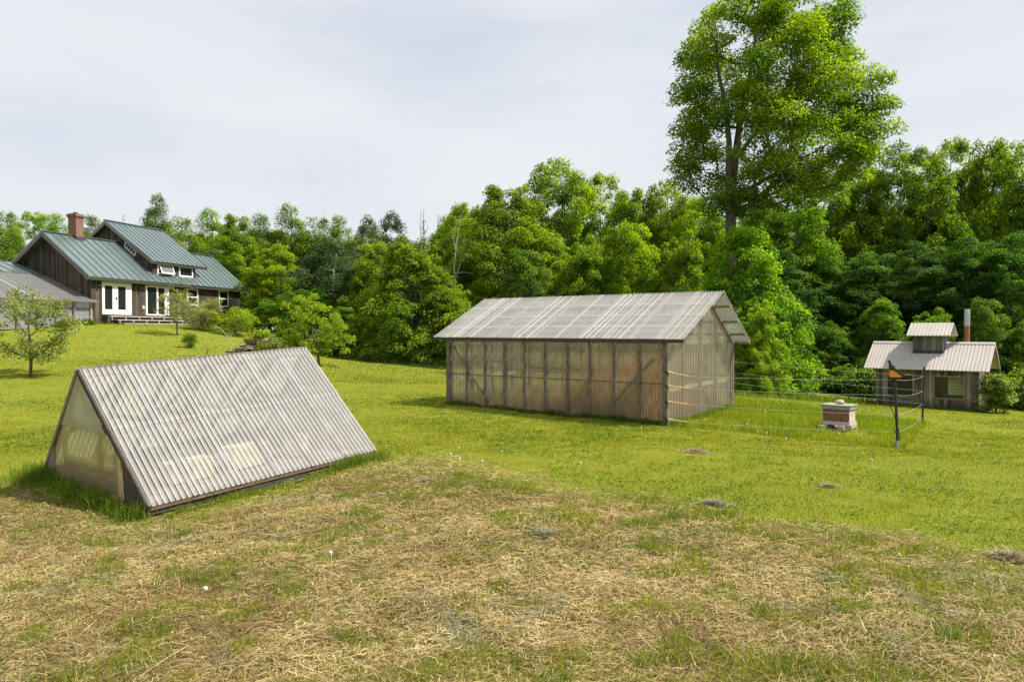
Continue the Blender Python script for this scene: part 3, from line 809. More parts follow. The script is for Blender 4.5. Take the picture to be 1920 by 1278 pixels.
def farmhouse():
    t = empty('farmhouse', (-24.326, 43.0, 3.038 - 2.72), 1.321)
    tag(t, 'weathered brown board farmhouse with green metal roof and brick chimney on the rise', 'house')
    Z = 2.72                                             # wall top above the base
    L, RY, RZ, EY, EZ = 14.277, 2.878, Z + 2.685, -0.40, Z + 0.031
    BY, BZ = 5.198, Z + 0.822
    O = 0.616
    sf = (RZ - EZ) / (RY - EY); sbk = (RZ - BZ) / (BY - RY)
    b = MB()
    b.prism_x([(0, -0.5), (0, EZ + sf * 0.4 - 0.14), (RY, RZ - 0.15), (4.85, BZ + sbk * 0.35 - 0.15), (4.85, -0.5)], 0, L)
    b.build('wall', M['siding'], t)
    g = M['green_metal']
    # the front slope stands either side of and below the raised middle
    seam_roof(t, 'roof', g, -O, L + O, (EY, EZ), (RY, RZ), step=0.6)
    seam_roof(t, 'roof', g, -O, L + O, (BY, BZ), (RY, RZ), step=0.6)
    b = MB(); b.beam((-O, RY, RZ + 0.03), (L + O, RY, RZ + 0.03), 0.22, 0.05); b.build('ridge_cap', g, t)
    b = MB()
    b.box(-O + 0.05, L + O - 0.05, EY + 0.06, EY + 0.09, EZ - 0.20, EZ - 0.085)
    b.build('eave_board', M['fascia'], t)
    for x in (-O + 0.025, L + O - 0.025):
        b = MB()
        b.beam((x, EY + 0.02, EZ - 0.15), (x, RY, RZ - 0.17), 0.05, 0.17, up=(0, -sf, 1))
        b.beam((x, BY - 0.02, BZ - 0.15), (x, RY, RZ - 0.172), 0.05, 0.17, up=(0, sbk, 1)); b.build('rake_board', M['grey_wood'], t)
    # raised middle with its own roof
    dx0, dx1 = 5.3, 9.5
    dEY, dEZ, dRY, dRZ = 0.02, Z + 1.41, 3.725, Z + 4.139
    ds = (dRZ - dEZ) / (dRY - dEY); dBY, dBZ = 5.6, Z + 4.139 - 0.80 * 1.875
    b = MB(); b.prism_x([(0.30, Z + 0.35), (0.30, dEZ + ds * 0.28 - 0.13), (dRY, dRZ - 0.14), (5.3, dRZ - 0.14 - 0.8 * 1.575), (5.3, Z - 0.2), (2.0, Z)], dx0, dx1)
    b.build('upper_wall', M['siding'], t)
    seam_roof(t, 'upper_roof', g, 5.012, 10.42, (dEY, dEZ), (dRY, dRZ), step=0.49, x_first=5.012)
    seam_roof(t, 'upper_roof', g, 5.012, 10.42, (dBY, dBZ), (dRY, dRZ), step=0.6)
    b = MB(); b.beam((5.012, dRY, dRZ + 0.03), (10.42, dRY, dRZ + 0.03), 0.2, 0.05); b.build('ridge_cap', g, t)
    for x in (5.04, 10.39):
        b = MB()
        b.beam((x, dEY + 0.02, dEZ - 0.15), (x, dRY, dRZ - 0.17), 0.05, 0.17, up=(0, -ds, 1)); b.beam((x, dBY, dBZ - 0.15), (x, dRY, dRZ - 0.172), 0.05, 0.17, up=(0, 0.8, 1))
        b.build('rake_board', M['grey_wood'], t)
    b = MB(); b.box(5.05, 10.38, dEY + 0.05, dEY + 0.08, dEZ - 0.18, dEZ - 0.085); b.build('eave_board', M['fascia'], t)
    b = MB(); b.beam((dx0 - 0.02, 0.26, Z + 0.55), (dx0 - 0.02, 3.2, Z + 0.55 + sf * 2.94), 0.05, 0.12, up=(0, -sf, 1)); b.build('flashing', M['fascia'], t)
    # upper windows: left one tilted open
    f = window(t, 5.72, 7.26, Z + 0.60, Z + 1.30, 0.30, bars=None, fw=0.12, name='open_window')
    f['label'] = 'white framed upper window with its sash tilted open'
    b = MB()
    for (x0, x1, a, c) in ((5.86, 5.94, 0.0, 1.0), (7.04, 7.12, 0.0, 1.0), (5.94, 7.04, 0.0, 0.16), (5.94, 7.04, 0.86, 1.0)):
        b.beam(((x0 + x1) / 2, 0.24 - 0.20 * (1 - a), Z + 0.66 + 0.58 * a), ((x0 + x1) / 2, 0.24 - 0.20 * (1 - c), Z + 0.66 + 0.58 * c), x1 - x0, 0.035, up=(0, -1, 0.3))
    b.build('sash', M['white'], f)
    b = MB(); b.add([(5.94, 0.05, Z + 0.72), (7.04, 0.05, Z + 0.72), (7.04, 0.215, Z + 1.17), (5.94, 0.215, Z + 1.17)], [(0, 1, 2, 3)]); b.build('sash_pane', M['pale_glass'], f)
    window(t, 7.78, 9.22, Z + 0.58, Z + 1.32, 0.30, bars=None, fw=0.12)
    # slanting gridded window in the upper side wall
    b = MB(); pn = MB()
    c0 = Vector((0, 1.74, Z + 1.66)); e1 = Vector((0, 0.86, 0.56)).normalized(); e2 = Vector((0, -0.25, 0.78)).normalized()
    e1 = Vector((0, 0.78, 0.63)).normalized(); c0 = Vector((0, 1.62, Z + 1.79)); wv = e1 * 1.0; hv = e2 * 0.56
    x = dx0 - 0.03
    def bar(a, c, w, dx=0.0): b.beam((x + dx, a.y, a.z), (x + dx, c.y, c.z), 0.05, w, up=e2 if abs((c - a).normalized().dot(e1)) > 0.9 else e1)
    bar(c0, c0 + wv, 0.09); bar(c0 + hv, c0 + hv + wv, 0.09); bar(c0, c0 + hv, 0.09, 0.002); bar(c0 + wv, c0 + wv + hv, 0.09, 0.002)
    bar(c0 + hv * 0.5, c0 + hv * 0.5 + wv, 0.025, 0.004)
    for k in (1, 2, 3): bar(c0 + wv * k / 4, c0 + wv * k / 4 + hv, 0.025, 0.006)
    f = b.build('grid_window', M['white'], t)
    q = [c0, c0 + wv, c0 + wv + hv, c0 + hv]
    pn.add([(dx0 - 0.012, v.y, v.z) for v in q], [(0, 1, 2, 3)]); pn.build('pane', M['glass'], f)
    # ground floor: french doors, sliding door, two hung windows
    z0, z1 = Z - 2.12, Z - 0.18
    b = MB()
    b.box(0.74, 0.86, -0.06, 0, z0, z1); b.box(2.94, 3.06, -0.06, 0, z0, z1); b.box(0.86, 2.94, -0.06, 0, z1 - 0.16, z1); b.box(0.86, 2.94, -0.08, 0, z0, z0 + 0.10)
    for x0, x1, w0, w1 in ((0.86, 1.76, 0.95, 1.54), (1.762, 2.94, 1.98, 2.60)):
        b.box(x0, w0, -0.04, 0, z0 + 0.1, z1 - 0.16); b.box(w1, x1, -0.04, 0, z0 + 0.1, z1 - 0.16)
        b.box(w0, w1, -0.04, 0, z0 + 0.1, z0 + 0.30); b.box(w0, w1, -0.04, 0, z1 - 0.24, z1 - 0.16)
    f = b.build('french_door', M['white'], t)
    for w0, w1 in ((0.95, 1.54), (1.98, 2.60)):
        b = MB(); b.box(w0, w1, -0.016, -0.004, z0 + 0.30, z1 - 0.24); b.build('pane', M['glass'], f)
    b = MB(); b.box(1.80, 1.86, -0.09, -0.04, z0 + 0.9, z0 + 1.04); b.build('handle', M['black'], f)
    b = MB()
    b.box(4.28, 4.42, -0.06, 0, z0, z1); b.box(6.26, 6.40, -0.06, 0, z0, z1); b.box(4.42, 6.26, -0.06, 0, z1 - 0.13, z1); b.box(4.42, 6.26, -0.08, 0, z0, z0 + 0.09)
    b.box(5.26, 5.42, -0.04, 0, z0 + 0.09, z1 - 0.13); b.box(6.0, 6.26, -0.035, 0, z0 + 0.09, z1 - 0.13)
    f = b.build('sliding_door', M['white'], t)
    for x0, x1 in ((4.42, 5.26), (5.42, 6.0)):
        b = MB(); b.box(x0, x1, -0.016, -0.004, z0 + 0.09, z1 - 0.13); b.build('pane', M['glass'], f)
    window(t, 8.20, 9.36, Z - 1.36, Z - 0.18)
    window(t, 11.66, 12.82, Z - 1.36, Z - 0.15)
    for x, zz in ((0.45, Z - 0.36), (3.72, Z - 0.40)):
        b = MB(); b.box(x - 0.04, x + 0.04, -0.10, 0, zz - 0.03, zz + 0.05); b.tube([(x, -0.14, zz - 0.15), (x, -0.14, zz - 0.02), (x, -0.12, zz + 0.04)], [0.08, 0.07, 0.02], 8)
        b.build('wall_lamp', M['black'], t)
    b = MB(); b.box(4.0, 4.14, -0.06, 0, Z - 1.72, Z - 1.52); b.tube([(4.07, -0.05, Z - 1.60), (4.07, -0.10, Z - 1.60)], 0.05, 8); b.build('meter_box', M['white'], t)
    # front steps: three bleached treads with open dark risers
    st = MB()
    for k, (xa, xb) in enumerate(((0.95, 7.0), (1.2, 7.1), (1.35, 7.3))):
        st.box(xa, xb, -0.40 - 0.33 * k, -0.02 - 0.33 * k if k == 0 else -0.10 - 0.33 * k + 0.06, Z - 2.26 - 0.215 * k, Z - 2.205 - 0.215 * k)
    s_ = st.build('steps', M['step_wood'], t)
    b = MB()
    for k in range(2):
        b.box(1.05 + 0.2 * k, 6.95, -0.30 - 0.33 * k, -0.27 - 0.33 * k, Z - 2.52 - 0.215 * k + 0.06, Z - 2.265 - 0.215 * k)
    b.box(0.76, 0.98, -0.4, -0.0, -0.3, Z - 2.22)
    b.build('riser', M['riser'], s_)
    for k in range(2):
        for i in range(6):
            x = 1.1 + 0.25 * k + i * 1.10
            b = MB(); b.box(x, x + 0.055, -0.395 - 0.33 * k, -0.31 - 0.33 * k, Z - 2.47 - 0.215 * k, Z - 2.262 - 0.215 * k); b.build('step_support', M['step_wood'], s_)
    # chimney
    b = MB()
    b.box(1.55, 2.12, 2.58, 3.16, RZ - 0.7, Z + 3.78)
    b.box(1.51, 2.16, 2.54, 3.20, Z + 3.78, Z + 3.86); b.box(1.47, 2.20, 2.50, 3.24, Z + 3.86, Z + 3.96); b.box(1.52, 2.15, 2.55, 3.19, Z + 3.96, Z + 4.02)
    ch = b.build('chimney', M['brick'], t)
    b = MB(); b.tube([(1.835, 2.87, Z + 4.0), (1.835, 2.87, Z + 4.13)], 0.14, 12); b.build('flue', M['brick'], ch)
    b = MB(); b.box(1.50, 2.17, 2.52, 3.22, RZ - 0.72, RZ - 0.06); b.build('flashing', M['fascia'], ch)
    # lean-to on the near gable
    aE = (-0.34, Z - 1.44); aM = (3.27, Z + 0.17); aT = (5.05, Z + 0.93)
    d = Vector((0, aM[0] - aE[0], aM[1] - aE[1]))
    for k in range(9):
        b = MB(); b.sheet((-9.0 + k * 1.0, aE[0], aE[1] + 0.003 * (k % 2)), (1, 0, 0), 1.05 if k < 8 else 1.25, d, d.length, 0.016, 0.1, rows=2, per=6)
        b.build('lean_to_sheet', M['lean_panel'], t, smooth=True)
    seam_roof(t, 'lean_to_roof', g, -9.0, -0.01, (aM[0] - 0.05, aM[1] + 0.02), aT, step=0.75, x_first=-8.8)
    for f_ in (0.03, 0.35, 0.68, 0.97):
        b = MB(); q = d * f_; b.beam((-9, aE[0] + q.y, aE[1] + q.z - 0.05), (0.15, aE[0] + q.y, aE[1] + q.z - 0.05), 0.05, 0.06); b.build('lean_to_purlin', M['grey_wood'], t)
    for k in range(8):
        x = -0.06 - k * 1.2
        b = MB(); b.beam((x, aE[0] + 0.1, aE[1] - 0.06), (x, aT[0] - 0.2, aT[1] - 0.22), 0.05, 0.09, up=(0, -0.4, 1)); b.build('lean_to_rafter', M['grey_wood'], t)
        b = MB(); b.box(x - 0.045, x + 0.045, -0.05, 0.04, -0.2, Z - 1.42); b.build('lean_to_post', M['grey_wood'] if k else M['pale_wood'], t)
    b = MB(); b.box(-9, -0.02, 0.05, 0.09, -0.3, Z - 1.40); b.build('lean_to_wall', M['concrete'], t)
    b = MB(); b.box(-9, -8.96, 0.1, 5.0, -0.3, Z - 0.6); b.build('lean_to_end', M['siding'], t)
    return t
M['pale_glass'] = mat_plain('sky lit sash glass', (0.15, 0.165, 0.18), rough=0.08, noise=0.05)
farmhouse()

# ------------------------------------------------------------------ sugar shack
def sugar_shack():
    L, W, Hh = 3.35, 1.823, 1.40
    rz = 2.416 - math.pi
    t = empty('sugar_shack', (16.338 + L * math.cos(2.416), 26.0 + L * math.sin(2.416), -1.496 - Hh), rz)
    tag(t, 'small grey board sugar shack with tan tin roof, cupola and rusty stove pipe', 'shack')
    Z = Hh
    EY, EZ, RY, RZ, BY, BZ = -0.243, Z + 0.057, 0.994, Z + 1.033, 2.066, Z + 0.088
    O = 0.359
    wins = ((0.43, 1.27, Z - 0.97, Z - 0.19), (2.0, 2.91, Z - 0.95, Z - 0.20))
    # front wall built round its two openings
    b = MB(); th = 0.06
    b.box(0, L, 0, th, -0.3, wins[0][2]); b.box(0, L, 0, th, wins[0][3], Z + 0.2)
    for x0, x1 in ((0, 0.43), (1.27, 2.0), (2.91, L)): b.box(x0, x1, 0, th, wins[0][2], wins[0][3])
    b.box(0, th, th, W - th, -0.3, Z + 0.1); b.box(L - th, L, th, W - th, -0.3, Z + 0.1)
    b.prism_x([(0.06, Z + 0.1), (W - 0.06, Z + 0.1), (RY, RZ - 0.06)], 0, th); b.prism_x([(0.06, Z + 0.1), (W - 0.06, Z + 0.1), (RY, RZ - 0.06)], L - th, L)
    b.box(0, L, W - th, W, -0.3, Z + 0.1)
    b.build('wall', M['barn'], t)
    for x0, x1, z0, z1 in wins:
        b = MB(); b.box(x0 - 0.05, x1 + 0.05, -0.03, 0, z0 - 0.05, z0 + 0.0); b.box(x0 - 0.06, x0, -0.025, 0, z0, z1 + 0.05); b.box(x1, x1 + 0.06, -0.025, 0, z0, z1 + 0.05); b.box(x0, x1, -0.028, 0, z1, z1 + 0.06)
        f = b.build('window', M['grey_wood'], t)
        b = MB(); b.box(x0, x1, 0.02, 0.03, z0, z1); b.build('pane', M['clear_glass'] if x0 > 1.5 else M['glass'], f)
        b = MB()
        for xx in (x0 + 0.13, x1 - 0.13):
            b.box(xx - 0.012, xx + 0.012, -0.045, -0.028, z1 + 0.02, z1 + 0.09)
        b.build('hinge', M['wire'], f)
    # cream boards added inside to stand in for the pale reflection in the right window
    b = MB()
    for k in range(6): b.box(2.36, 3.05, 0.30, 0.33, Z - 0.85 + k * 0.11, Z - 0.85 + k * 0.11 + 0.10)
    b.build('stand_in_boards', M['cream'], t)
    b = MB(); b.box(1.92, 2.34, 0.33, 0.36, 0.2, Z); b.box(2.34, 3.1, 0.345, 0.36, 0.2, Z); b.build('dark_backing', M['black'], t)  # black sheets added to keep the window dark behind its pane
    b = MB(); b.box(2.62, 2.80, 0.285, 0.297, Z - 0.36, Z - 0.27); b.build('inner_vent', M['galv'], t)
    b = MB(); b.box(0.07, L - 0.07, 0.07, W - 0.07, -0.05, 0.02); b.build('floor', M['soil'], t)
    def tin(name, x0, x1, p, q, ribs=0.1165):
        p, q = Vector((0, *p)), Vector((0, *q)); d = (q - p); n = Vector((0, -d.z, d.y)).normalized()
        if n.z < 0: n = -n
        b = MB(); vs = []
        for x in (x0, x1):
            for r in (p, q): vs += [tuple(Vector((x, r.y, r.z))), tuple(Vector((x, r.y, r.z)) - n * 0.03)]
        b.add(vs, [(0, 4, 6, 2), (1, 3, 7, 5), (0, 1, 5, 4), (2, 6, 7, 3), (0, 2, 3, 1), (4, 5, 7, 6)])
        x = x0 + 0.01
        while x < x1 - 0.01:
            a = p + n * 0.008; c = q + n * 0.008
            b.beam((x, a.y, a.z), (x, c.y, c.z), 0.018, 0.022, up=n); x += ribs
        return b.build(name, M['tin'], t)
    tin('roof', -O, L + O, (EY, EZ), (RY, RZ)); tin('roof', -O, L + O, (BY, BZ), (RY, RZ))
    b = MB(); b.beam((-O, RY - 0.05, RZ - 0.015), (L + O, RY - 0.05, RZ - 0.015), 0.11, 0.012, up=(0, -0.62, 0.78)); b.beam((-O, RY + 0.05, RZ - 0.015), (L + O, RY + 0.05, RZ - 0.015), 0.11, 0.012, up=(0, 0.62, 0.78)); b.build('ridge_cap', M['tin'], t)
    for x in (-O + 0.02, L + O - 0.02):
        b = MB(); b.beam((x, EY, EZ - 0.065), (x, RY, RZ - 0.07), 0.03, 0.07, up=(0, -0.6, 0.8)); b.beam((x, BY, BZ - 0.065), (x, RY, RZ - 0.072), 0.03, 0.07, up=(0, 0.6, 0.8)); b.build('rake_board', M['grey_wood'], t)
    # cupola
    b = MB(); b.prism_x([(0.48, Z + 0.55), (0.48, Z + 1.33), (1.0, Z + 1.70), (1.5, Z + 1.33), (1.5, Z + 0.55)], 1.17, 2.17)
    c = b.build('cupola', M['barn_dark'], t)
    b = MB(); b.beam((1.15, 0.45, Z + 0.695), (2.19, 0.45, Z + 0.695), 0.06, 0.05); b.build('flashing', M['black'], c)
    for p, q in (((0.33, Z + 1.29), (1.0, Z + 1.755)), ((1.68, Z + 1.29), (1.0, Z + 1.755))):
        o = tin('cupola_roof', 0.97, 2.40, p, q, 0.125); o.parent = c
    # stove pipe
    b = MB(); b.tube([(2.77, 1.25, Z + 0.6), (2.77, 1.25, Z + 1.66)], 0.092, 14); p = b.build('stove_pipe', M['rust'], t, smooth=False)
    b = MB(); b.tube([(2.77, 1.25, Z + 1.64), (2.77, 1.25, Z + 2.06), (2.77, 1.25, Z + 2.061), (2.77, 1.25, Z + 2.26)], [0.096, 0.096, 0.104, 0.088], 14); b.build('pipe_top', M['galv'], p)
    b = MB(); b.tube([(2.77, 1.25, Z + 0.62), (2.77, 1.25, Z + 0.84)], [0.16, 0.10], 12); b.build('pipe_collar', M['galv'], p)
    return t
sugar_shack()

# ------------------------------------------------------------------ beehive, stone, electric fence
hx, hy = P(1573, 803, 15.4)[:2]
hz = gz(hx, hy)
hive = tag(empty('beehive', (hx, hy, hz), math.radians(-40)), 'single box beehive with peeling brown front and grey lid on two timbers', 'beehive')
b = MB(); b.box(-0.26, 0.26, -0.21, 0.21, 0.19, 0.44); o = b.build('hive_box', [M['hive_brown'], M['hive_pale']], hive, bevel=0.004)
for p in o.data.polygons:
    p.material_index = 1 if abs(p.normal.x) > 0.5 else 0
b = MB(); b.box(-0.27, 0.275, -0.225, 0.225, 0.115, 0.185); b.box(-0.265, 0.268, -0.26, -0.225, 0.115, 0.14); b.build('bottom_board', M['hive_white'], hive)
b = MB(); b.box(-0.285, 0.285, -0.235, 0.235, 0.43, 0.50); b.box(-0.30, 0.30, -0.25, 0.25, 0.50, 0.525); b.build('hive_lid', M['hive_lid'], hive, bevel=0.005)
for x, y0, y1 in ((-0.20, -0.52, 0.50), (0.13, -0.36, 0.62)):
    b = MB(); b.box(x - 0.06, x + 0.06, y0, y1, 0.0, 0.113); b.build('stand_timber', M['pale_wood'], hive, bevel=0.004)
b = MB(); b.box(-0.30, 0.22, -0.40, -0.33, -0.03, 0.045); b.build('stand_cross_piece', M['dark_wood'], hive)
def stone(name, loc, sx, sy, sz, seed, mat, label, cat):
    r = np.random.default_rng(seed)
    import bmesh
    bm = bmesh.new(); bmesh.ops.create_icosphere(bm, subdivisions=3, radius=1.0)
    k = r.normal(size=(7, 3)); ph = r.uniform(0, 6, 7)
    for v in bm.verts:
        p = np.array(v.co); d = 1 + 0.09 * sum(math.sin(2.0 * (k[i] @ p) + ph[i]) for i in range(7)) / 1.6
        v.co = Vector((p[0] * sx * d, p[1] * sy * d, max(p[2], -0.72) * sz * d))
    me = bpy.data.meshes.new(name); bm.to_mesh(me); bm.free(); me.materials.append(mat)
    o = bpy.data.objects.new(name, me); COL.objects.link(o); o.location = loc
    return tag(o, label, cat)
hm = Matrix.Translation(hive.location) @ Matrix.Rotation(math.radians(-40), 4, 'Z')
st = stone('stone', hm @ Vector((0.02, 0.02, 0.525 + 0.042)), 0.085, 0.062, 0.058, 4, M['rock'], 'pale rounded stone weighing down the lid of the beehive', 'stone')
st.rotation_euler = (0, 0, -0.6)

fx = [P(1684, 836, 13.45), P(1729, 797, 18.0), P(1364, 742, 23.4)]
fence = tag(empty('electric_fence', (fx[0].x, fx[0].y, gz(fx[0].x, fx[0].y))), 'four strand white wire electric fence on thin black posts around the beehive', 'fence')
inv = Vector(fence.location)
posts = []
for i, (p, h) in enumerate(zip(fx, (1.30, 1.40, 1.36))):
    z = gz(p.x, p.y); lean = (0.07, -0.04, 0.0)[i]
    foot = Vector((p.x, p.y, z - 0.15)) - inv; top = Vector((p.x - lean, p.y, z + h)) - inv
    b = MB(); b.tube([foot, top], 0.024 if i < 2 else 0.02, 8)
    if i == 1: b.tube([top, top + Vector((0, 0, 0.03))], [0.024, 0.012], 8)
    po = b.build('post', M['black'], fence)
    posts.append((foot, top, h, po))
def on_post(i, hh):
    f, t_, h, _ = posts[i]; return f.lerp(t_, (hh + 0.15) / (h + 0.15))
hs = [[1.235, 0.955, 0.60, 0.285], [1.20, 0.84, 0.53, 0.20], [1.18, 0.84, 0.52, 0.22]]
cz = [-0.857, -1.14, -1.46, -1.82]
for k in range(4):
    a = SHED_M @ Vector((6.10, -0.02, 0)); a = Vector((a.x, a.y, cz[k])) - inv
    b0 = a.lerp(on_post(0, hs[0][k]), 0.10) ; b0 += Vector((0, 0, -0.07 if k == 0 else -0.03))
    hd = MB(); hd.tube([a, b0], 0.014, 8); hd.tube([a, a + (b0 - a) * 0.25], 0.022, 8); hd.build('gate_handle', M['tan_plastic'], fence)
    ins = MB(); c = a + Vector((-0.03, -0.02, 0)); ins.tube([c - Vector((0, 0, 0.03)), c + Vector((0, 0, 0.03))], 0.028, 8); ins.build('insulator', M['black'], fence)
    def wire(p, q, sag):
        w = MB(); w.tube([p.lerp(q, s_ / 10) - Vector((0, 0, sag * 4 * (s_ / 10) * (1 - s_ / 10))) for s_ in range(11)], 0.0023, 5, cap=False); w.build('wire', M['wire'], fence)
    wire(b0, on_post(0, hs[0][k]), 0.025); wire(on_post(0, hs[0][k]), on_post(1, hs[1][k]), 0.05); wire(on_post(1, hs[1][k]), on_post(2, hs[2][k]), 0.03)
    e = SHED_M @ Vector((6.0, 3.43, 0)); e = Vector((e.x, e.y, cz[k] - 0.28)) - inv
    wire(on_post(2, hs[2][k]), e, 0.01)
    for i in range(2):
        c = on_post(i, hs[i][k]); b = MB(); b.tube([c - Vector((0, 0, 0.025)), c + Vector((0, 0, 0.025))], 0.030, 8); b.tube([c, c + Vector((-0.06 if i == 0 else 0.0, -0.04, 0))], 0.012, 6); b.build('insulator', M['black'], fence)
f0 = fx[0]
b = MB(); z = gz(f0.x + 0.18, f0.y + 0.1)
pts = [Vector((f0.x + 0.10, f0.y + 0.55, z + 0.72)), Vector((f0.x + 0.145, f0.y + 0.5, z + 0.62)), Vector((f0.x + 0.17, f0.y + 0.4, z + 0.4)), Vector((f0.x + 0.19, f0.y + 0.3, z + 0.18)), Vector((f0.x + 0.19, f0.y + 0.3, z - 0.1))]
b.tube([p - inv for p in pts], 0.008, 6); b.build('lead_rod', M['black'], fence)
b = MB(); b.tube([on_post(0, 0.0) , on_post(0, 0.13)], [0.03, 0.028], 8); b.build('foot_plate', M['galv'], fence)
# solar charger clipped on the near post
tp_ = posts[0][1] + inv
ch = tag(empty('solar_charger', (tp_.x, tp_.y, tp_.z - 0.02), math.radians(-12)), 'black and orange solar fence charger on top of the near fence post', 'charger')
b = MB(); n = 4
b.add([(-0.085, -0.045, 0.0), (0.10, -0.045, 0.0), (0.10, -0.045, 0.04), (-0.085, -0.045, 0.17), (-0.085, 0.045, 0.0), (0.10, 0.045, 0.0), (0.10, 0.045, 0.04), (-0.085, 0.045, 0.17)],
      [(0, 1, 2, 3), (7, 6, 5, 4), (0, 4, 5, 1), (1, 5, 6, 2), (2, 6, 7, 3), (3, 7, 4, 0)])
b.build('charger_case', M['orange'], ch, bevel=0.008)
b = MB(); b.beam((-0.085, 0, 0.195), (0.125, 0, 0.035), 0.13, 0.04, up=(0.6, 0, 0.8)); b.add([(-0.09, -0.05, 0.12), (-0.02, -0.05, 0.13), (0.0, -0.05, 0.19), (-0.09, -0.05, 0.24), (-0.09, 0.05, 0.12), (-0.02, 0.05, 0.13), (0.0, 0.05, 0.19), (-0.09, 0.05, 0.24)],
      [(0, 1, 2, 3), (7, 6, 5, 4), (0, 4, 5, 1), (1, 5, 6, 2), (2, 6, 7, 3), (3, 7, 4, 0)]); b.build('solar_panel', M['black'], ch, bevel=0.006)
b = MB(); b.beam((-0.06, 0, 0.20), (-0.105, 0, 0.30), 0.04, 0.035, up=(1, 0, 0.4)); b.build('charger_hook', M['black'], ch)

# ------------------------------------------------------------------ trees
def leaf_arrays(rng, pos, nrm, dirv, size, col, width=0.75, fold=0.18):
    """kite shaped leaves: returns verts, colours"""
    n = len(pos)
    nrm = nrm / np.linalg.norm(nrm, axis=1, keepdims=True)
    d = dirv - nrm * np.sum(dirv * nrm, axis=1, keepdims=True)
    d /= np.linalg.norm(d, axis=1, keepdims=True) + 1e-9
    s = np.cross(nrm, d)
    sz = size[:, None]
    v = np.empty((n, 4, 3), np.float32)
    v[:, 0] = pos
    v[:, 1] = pos + d * sz * 0.42 + s * sz * width * 0.5 + nrm * sz * fold
    v[:, 2] = pos + d * sz - nrm * sz * fold * 0.6
    v[:, 3] = pos + d * sz * 0.42 - s * sz * width * 0.5 + nrm * sz * fold
    c = np.repeat(col[:, None, :], 4, axis=1)
    return v.reshape(-1, 3), c.reshape(-1, 3)

def clump_leaves(rng, C, R, n, flat, size, palette, spread=0.5, droop=0.3, up=0.8, hue_var=0.25, width=0.75):
    """n leaves shared out over clumps C (k,3) of radius R (k,)"""
    k = len(C)
    w = R ** 2; idx = rng.choice(k, n, p=w / w.sum())
    u = rng.normal(size=(n, 3)); u /= np.linalg.norm(u, axis=1, keepdims=True)
    r = rng.uniform(0, 1, n) ** 0.42
    off = u * r[:, None]
    rr = R[idx][:, None]
    tilt = rng.normal(0, 0.28, (k, 2))[idx]
    hor = np.hypot(off[:, 0], off[:, 1])
    z = off[:, 2] * flat - droop * hor ** 2 + tilt[:, 0] * off[:, 0] + tilt[:, 1] * off[:, 1]
    pos = C[idx] + np.c_[off[:, 0], off[:, 1], z] * rr
    pos += rng.normal(0, 0.05, pos.shape) * rr
    nrm = np.c_[off[:, 0] * spread, off[:, 1] * spread, np.full(n, up)] + rng.normal(0, 0.42, (n, 3))
    dirv = np.c_[off[:, :2], -0.25 - 0.4 * rng.random(n)] + rng.normal(0, 0.5, (n, 3))
    cv = rng.normal(0, 1, k)[idx] * hue_var
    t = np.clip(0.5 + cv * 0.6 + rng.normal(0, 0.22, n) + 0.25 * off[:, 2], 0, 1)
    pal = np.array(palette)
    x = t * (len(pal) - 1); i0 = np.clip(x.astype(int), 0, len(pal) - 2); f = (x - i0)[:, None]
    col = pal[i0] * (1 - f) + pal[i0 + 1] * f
    col = col * rng.uniform(0.75, 1.25, (n, 1))
    sz = size * rng.uniform(0.65, 1.3, n)
    return leaf_arrays(rng, pos, nrm, dirv, sz, col, width)

def grow(rng, trunk, trunk_r, C, step=0.7, tip=0.012, pw=0.5, rise=0.35, only=None, maxr=None):
    """limbs from the trunk polyline to every clump centre; returns list of (pts, radii)"""
    nodes = [np.array(p, float) for p in trunk]
    par = [-1] + list(range(len(trunk) - 1))
    load = [0.0] * len(nodes)
    nt = len(nodes)
    axis = np.array(trunk)
    dist = np.min(np.linalg.norm(C[:, None, :2] - axis[None, :, :2], axis=2), axis=1)
    for ci in np.argsort(dist):
        c = C[ci]
        A_ = np.array(nodes)
        d = c - A_
        L = np.linalg.norm(d, axis=1)
        hor = np.hypot(d[:, 0], d[:, 1])
        cost = L + 2.2 * np.clip(hor * rise - d[:, 2], 0, None)
        cost[0] += 50
        k = int(np.argmin(cost))
        n = max(1, int(L[k] / step))
        prev = k
        for i in range(1, n + 1):
            f = i / n
            p = nodes[k] + (c - nodes[k]) * f
            p = p + np.array([0, 0, -0.10 * L[k] * math.sin(math.pi * f) * (0.5 + rng.random())]) * (1 if d[k, 2] > 0 else -0.4)
            if i < n: p = p + rng.normal(0, 0.05 * L[k], 3) * np.array([1, 1, 0.6])
            nodes.append(p); par.append(prev); load.append(0.0)
            prev = len(nodes) - 1
        q = prev
        while q >= 0:
            load[q] += 1; q = par[q]
    load = np.array(load); r = tip * np.maximum(load, 0.6) ** pw
    for i in range(nt): r[i] = max(r[i], trunk_r[i])
    if maxr: r[nt:] = np.minimum(r[nt:], maxr)
    ch = [[] for _ in nodes]
    for i, p in enumerate(par):
        if p >= 0: ch[p].append(i)
    chains = []
    stack = [(0, None)]
    while stack:
        s_, frm = stack.pop()
        pts = []; rs = []
        if frm is not None:
            pts.append(nodes[frm]); rs.append(min(r[frm], r[s_] * 1.25))
        cur = s_
        while True:
            pts.append(nodes[cur]); rs.append(r[cur])
            if not ch[cur]: break
            nx = max(ch[cur], key=lambda q: (q < nt, load[q]))
            for q in ch[cur]:
                if q != nx: stack.append((q, cur))
            cur = nx
        if len(pts) > 1: chains.append((pts, rs))
    return chains

def wood_mesh(name, chains, mat, parent, n=7, rmin=0.0):
    b = MB()
    for pts, rs in chains:
        if max(rs) < rmin: continue
        b.tube(pts, rs, n if max(rs) > 0.05 else 4, cap=False)
    return b.build(name, mat, parent, smooth=True)

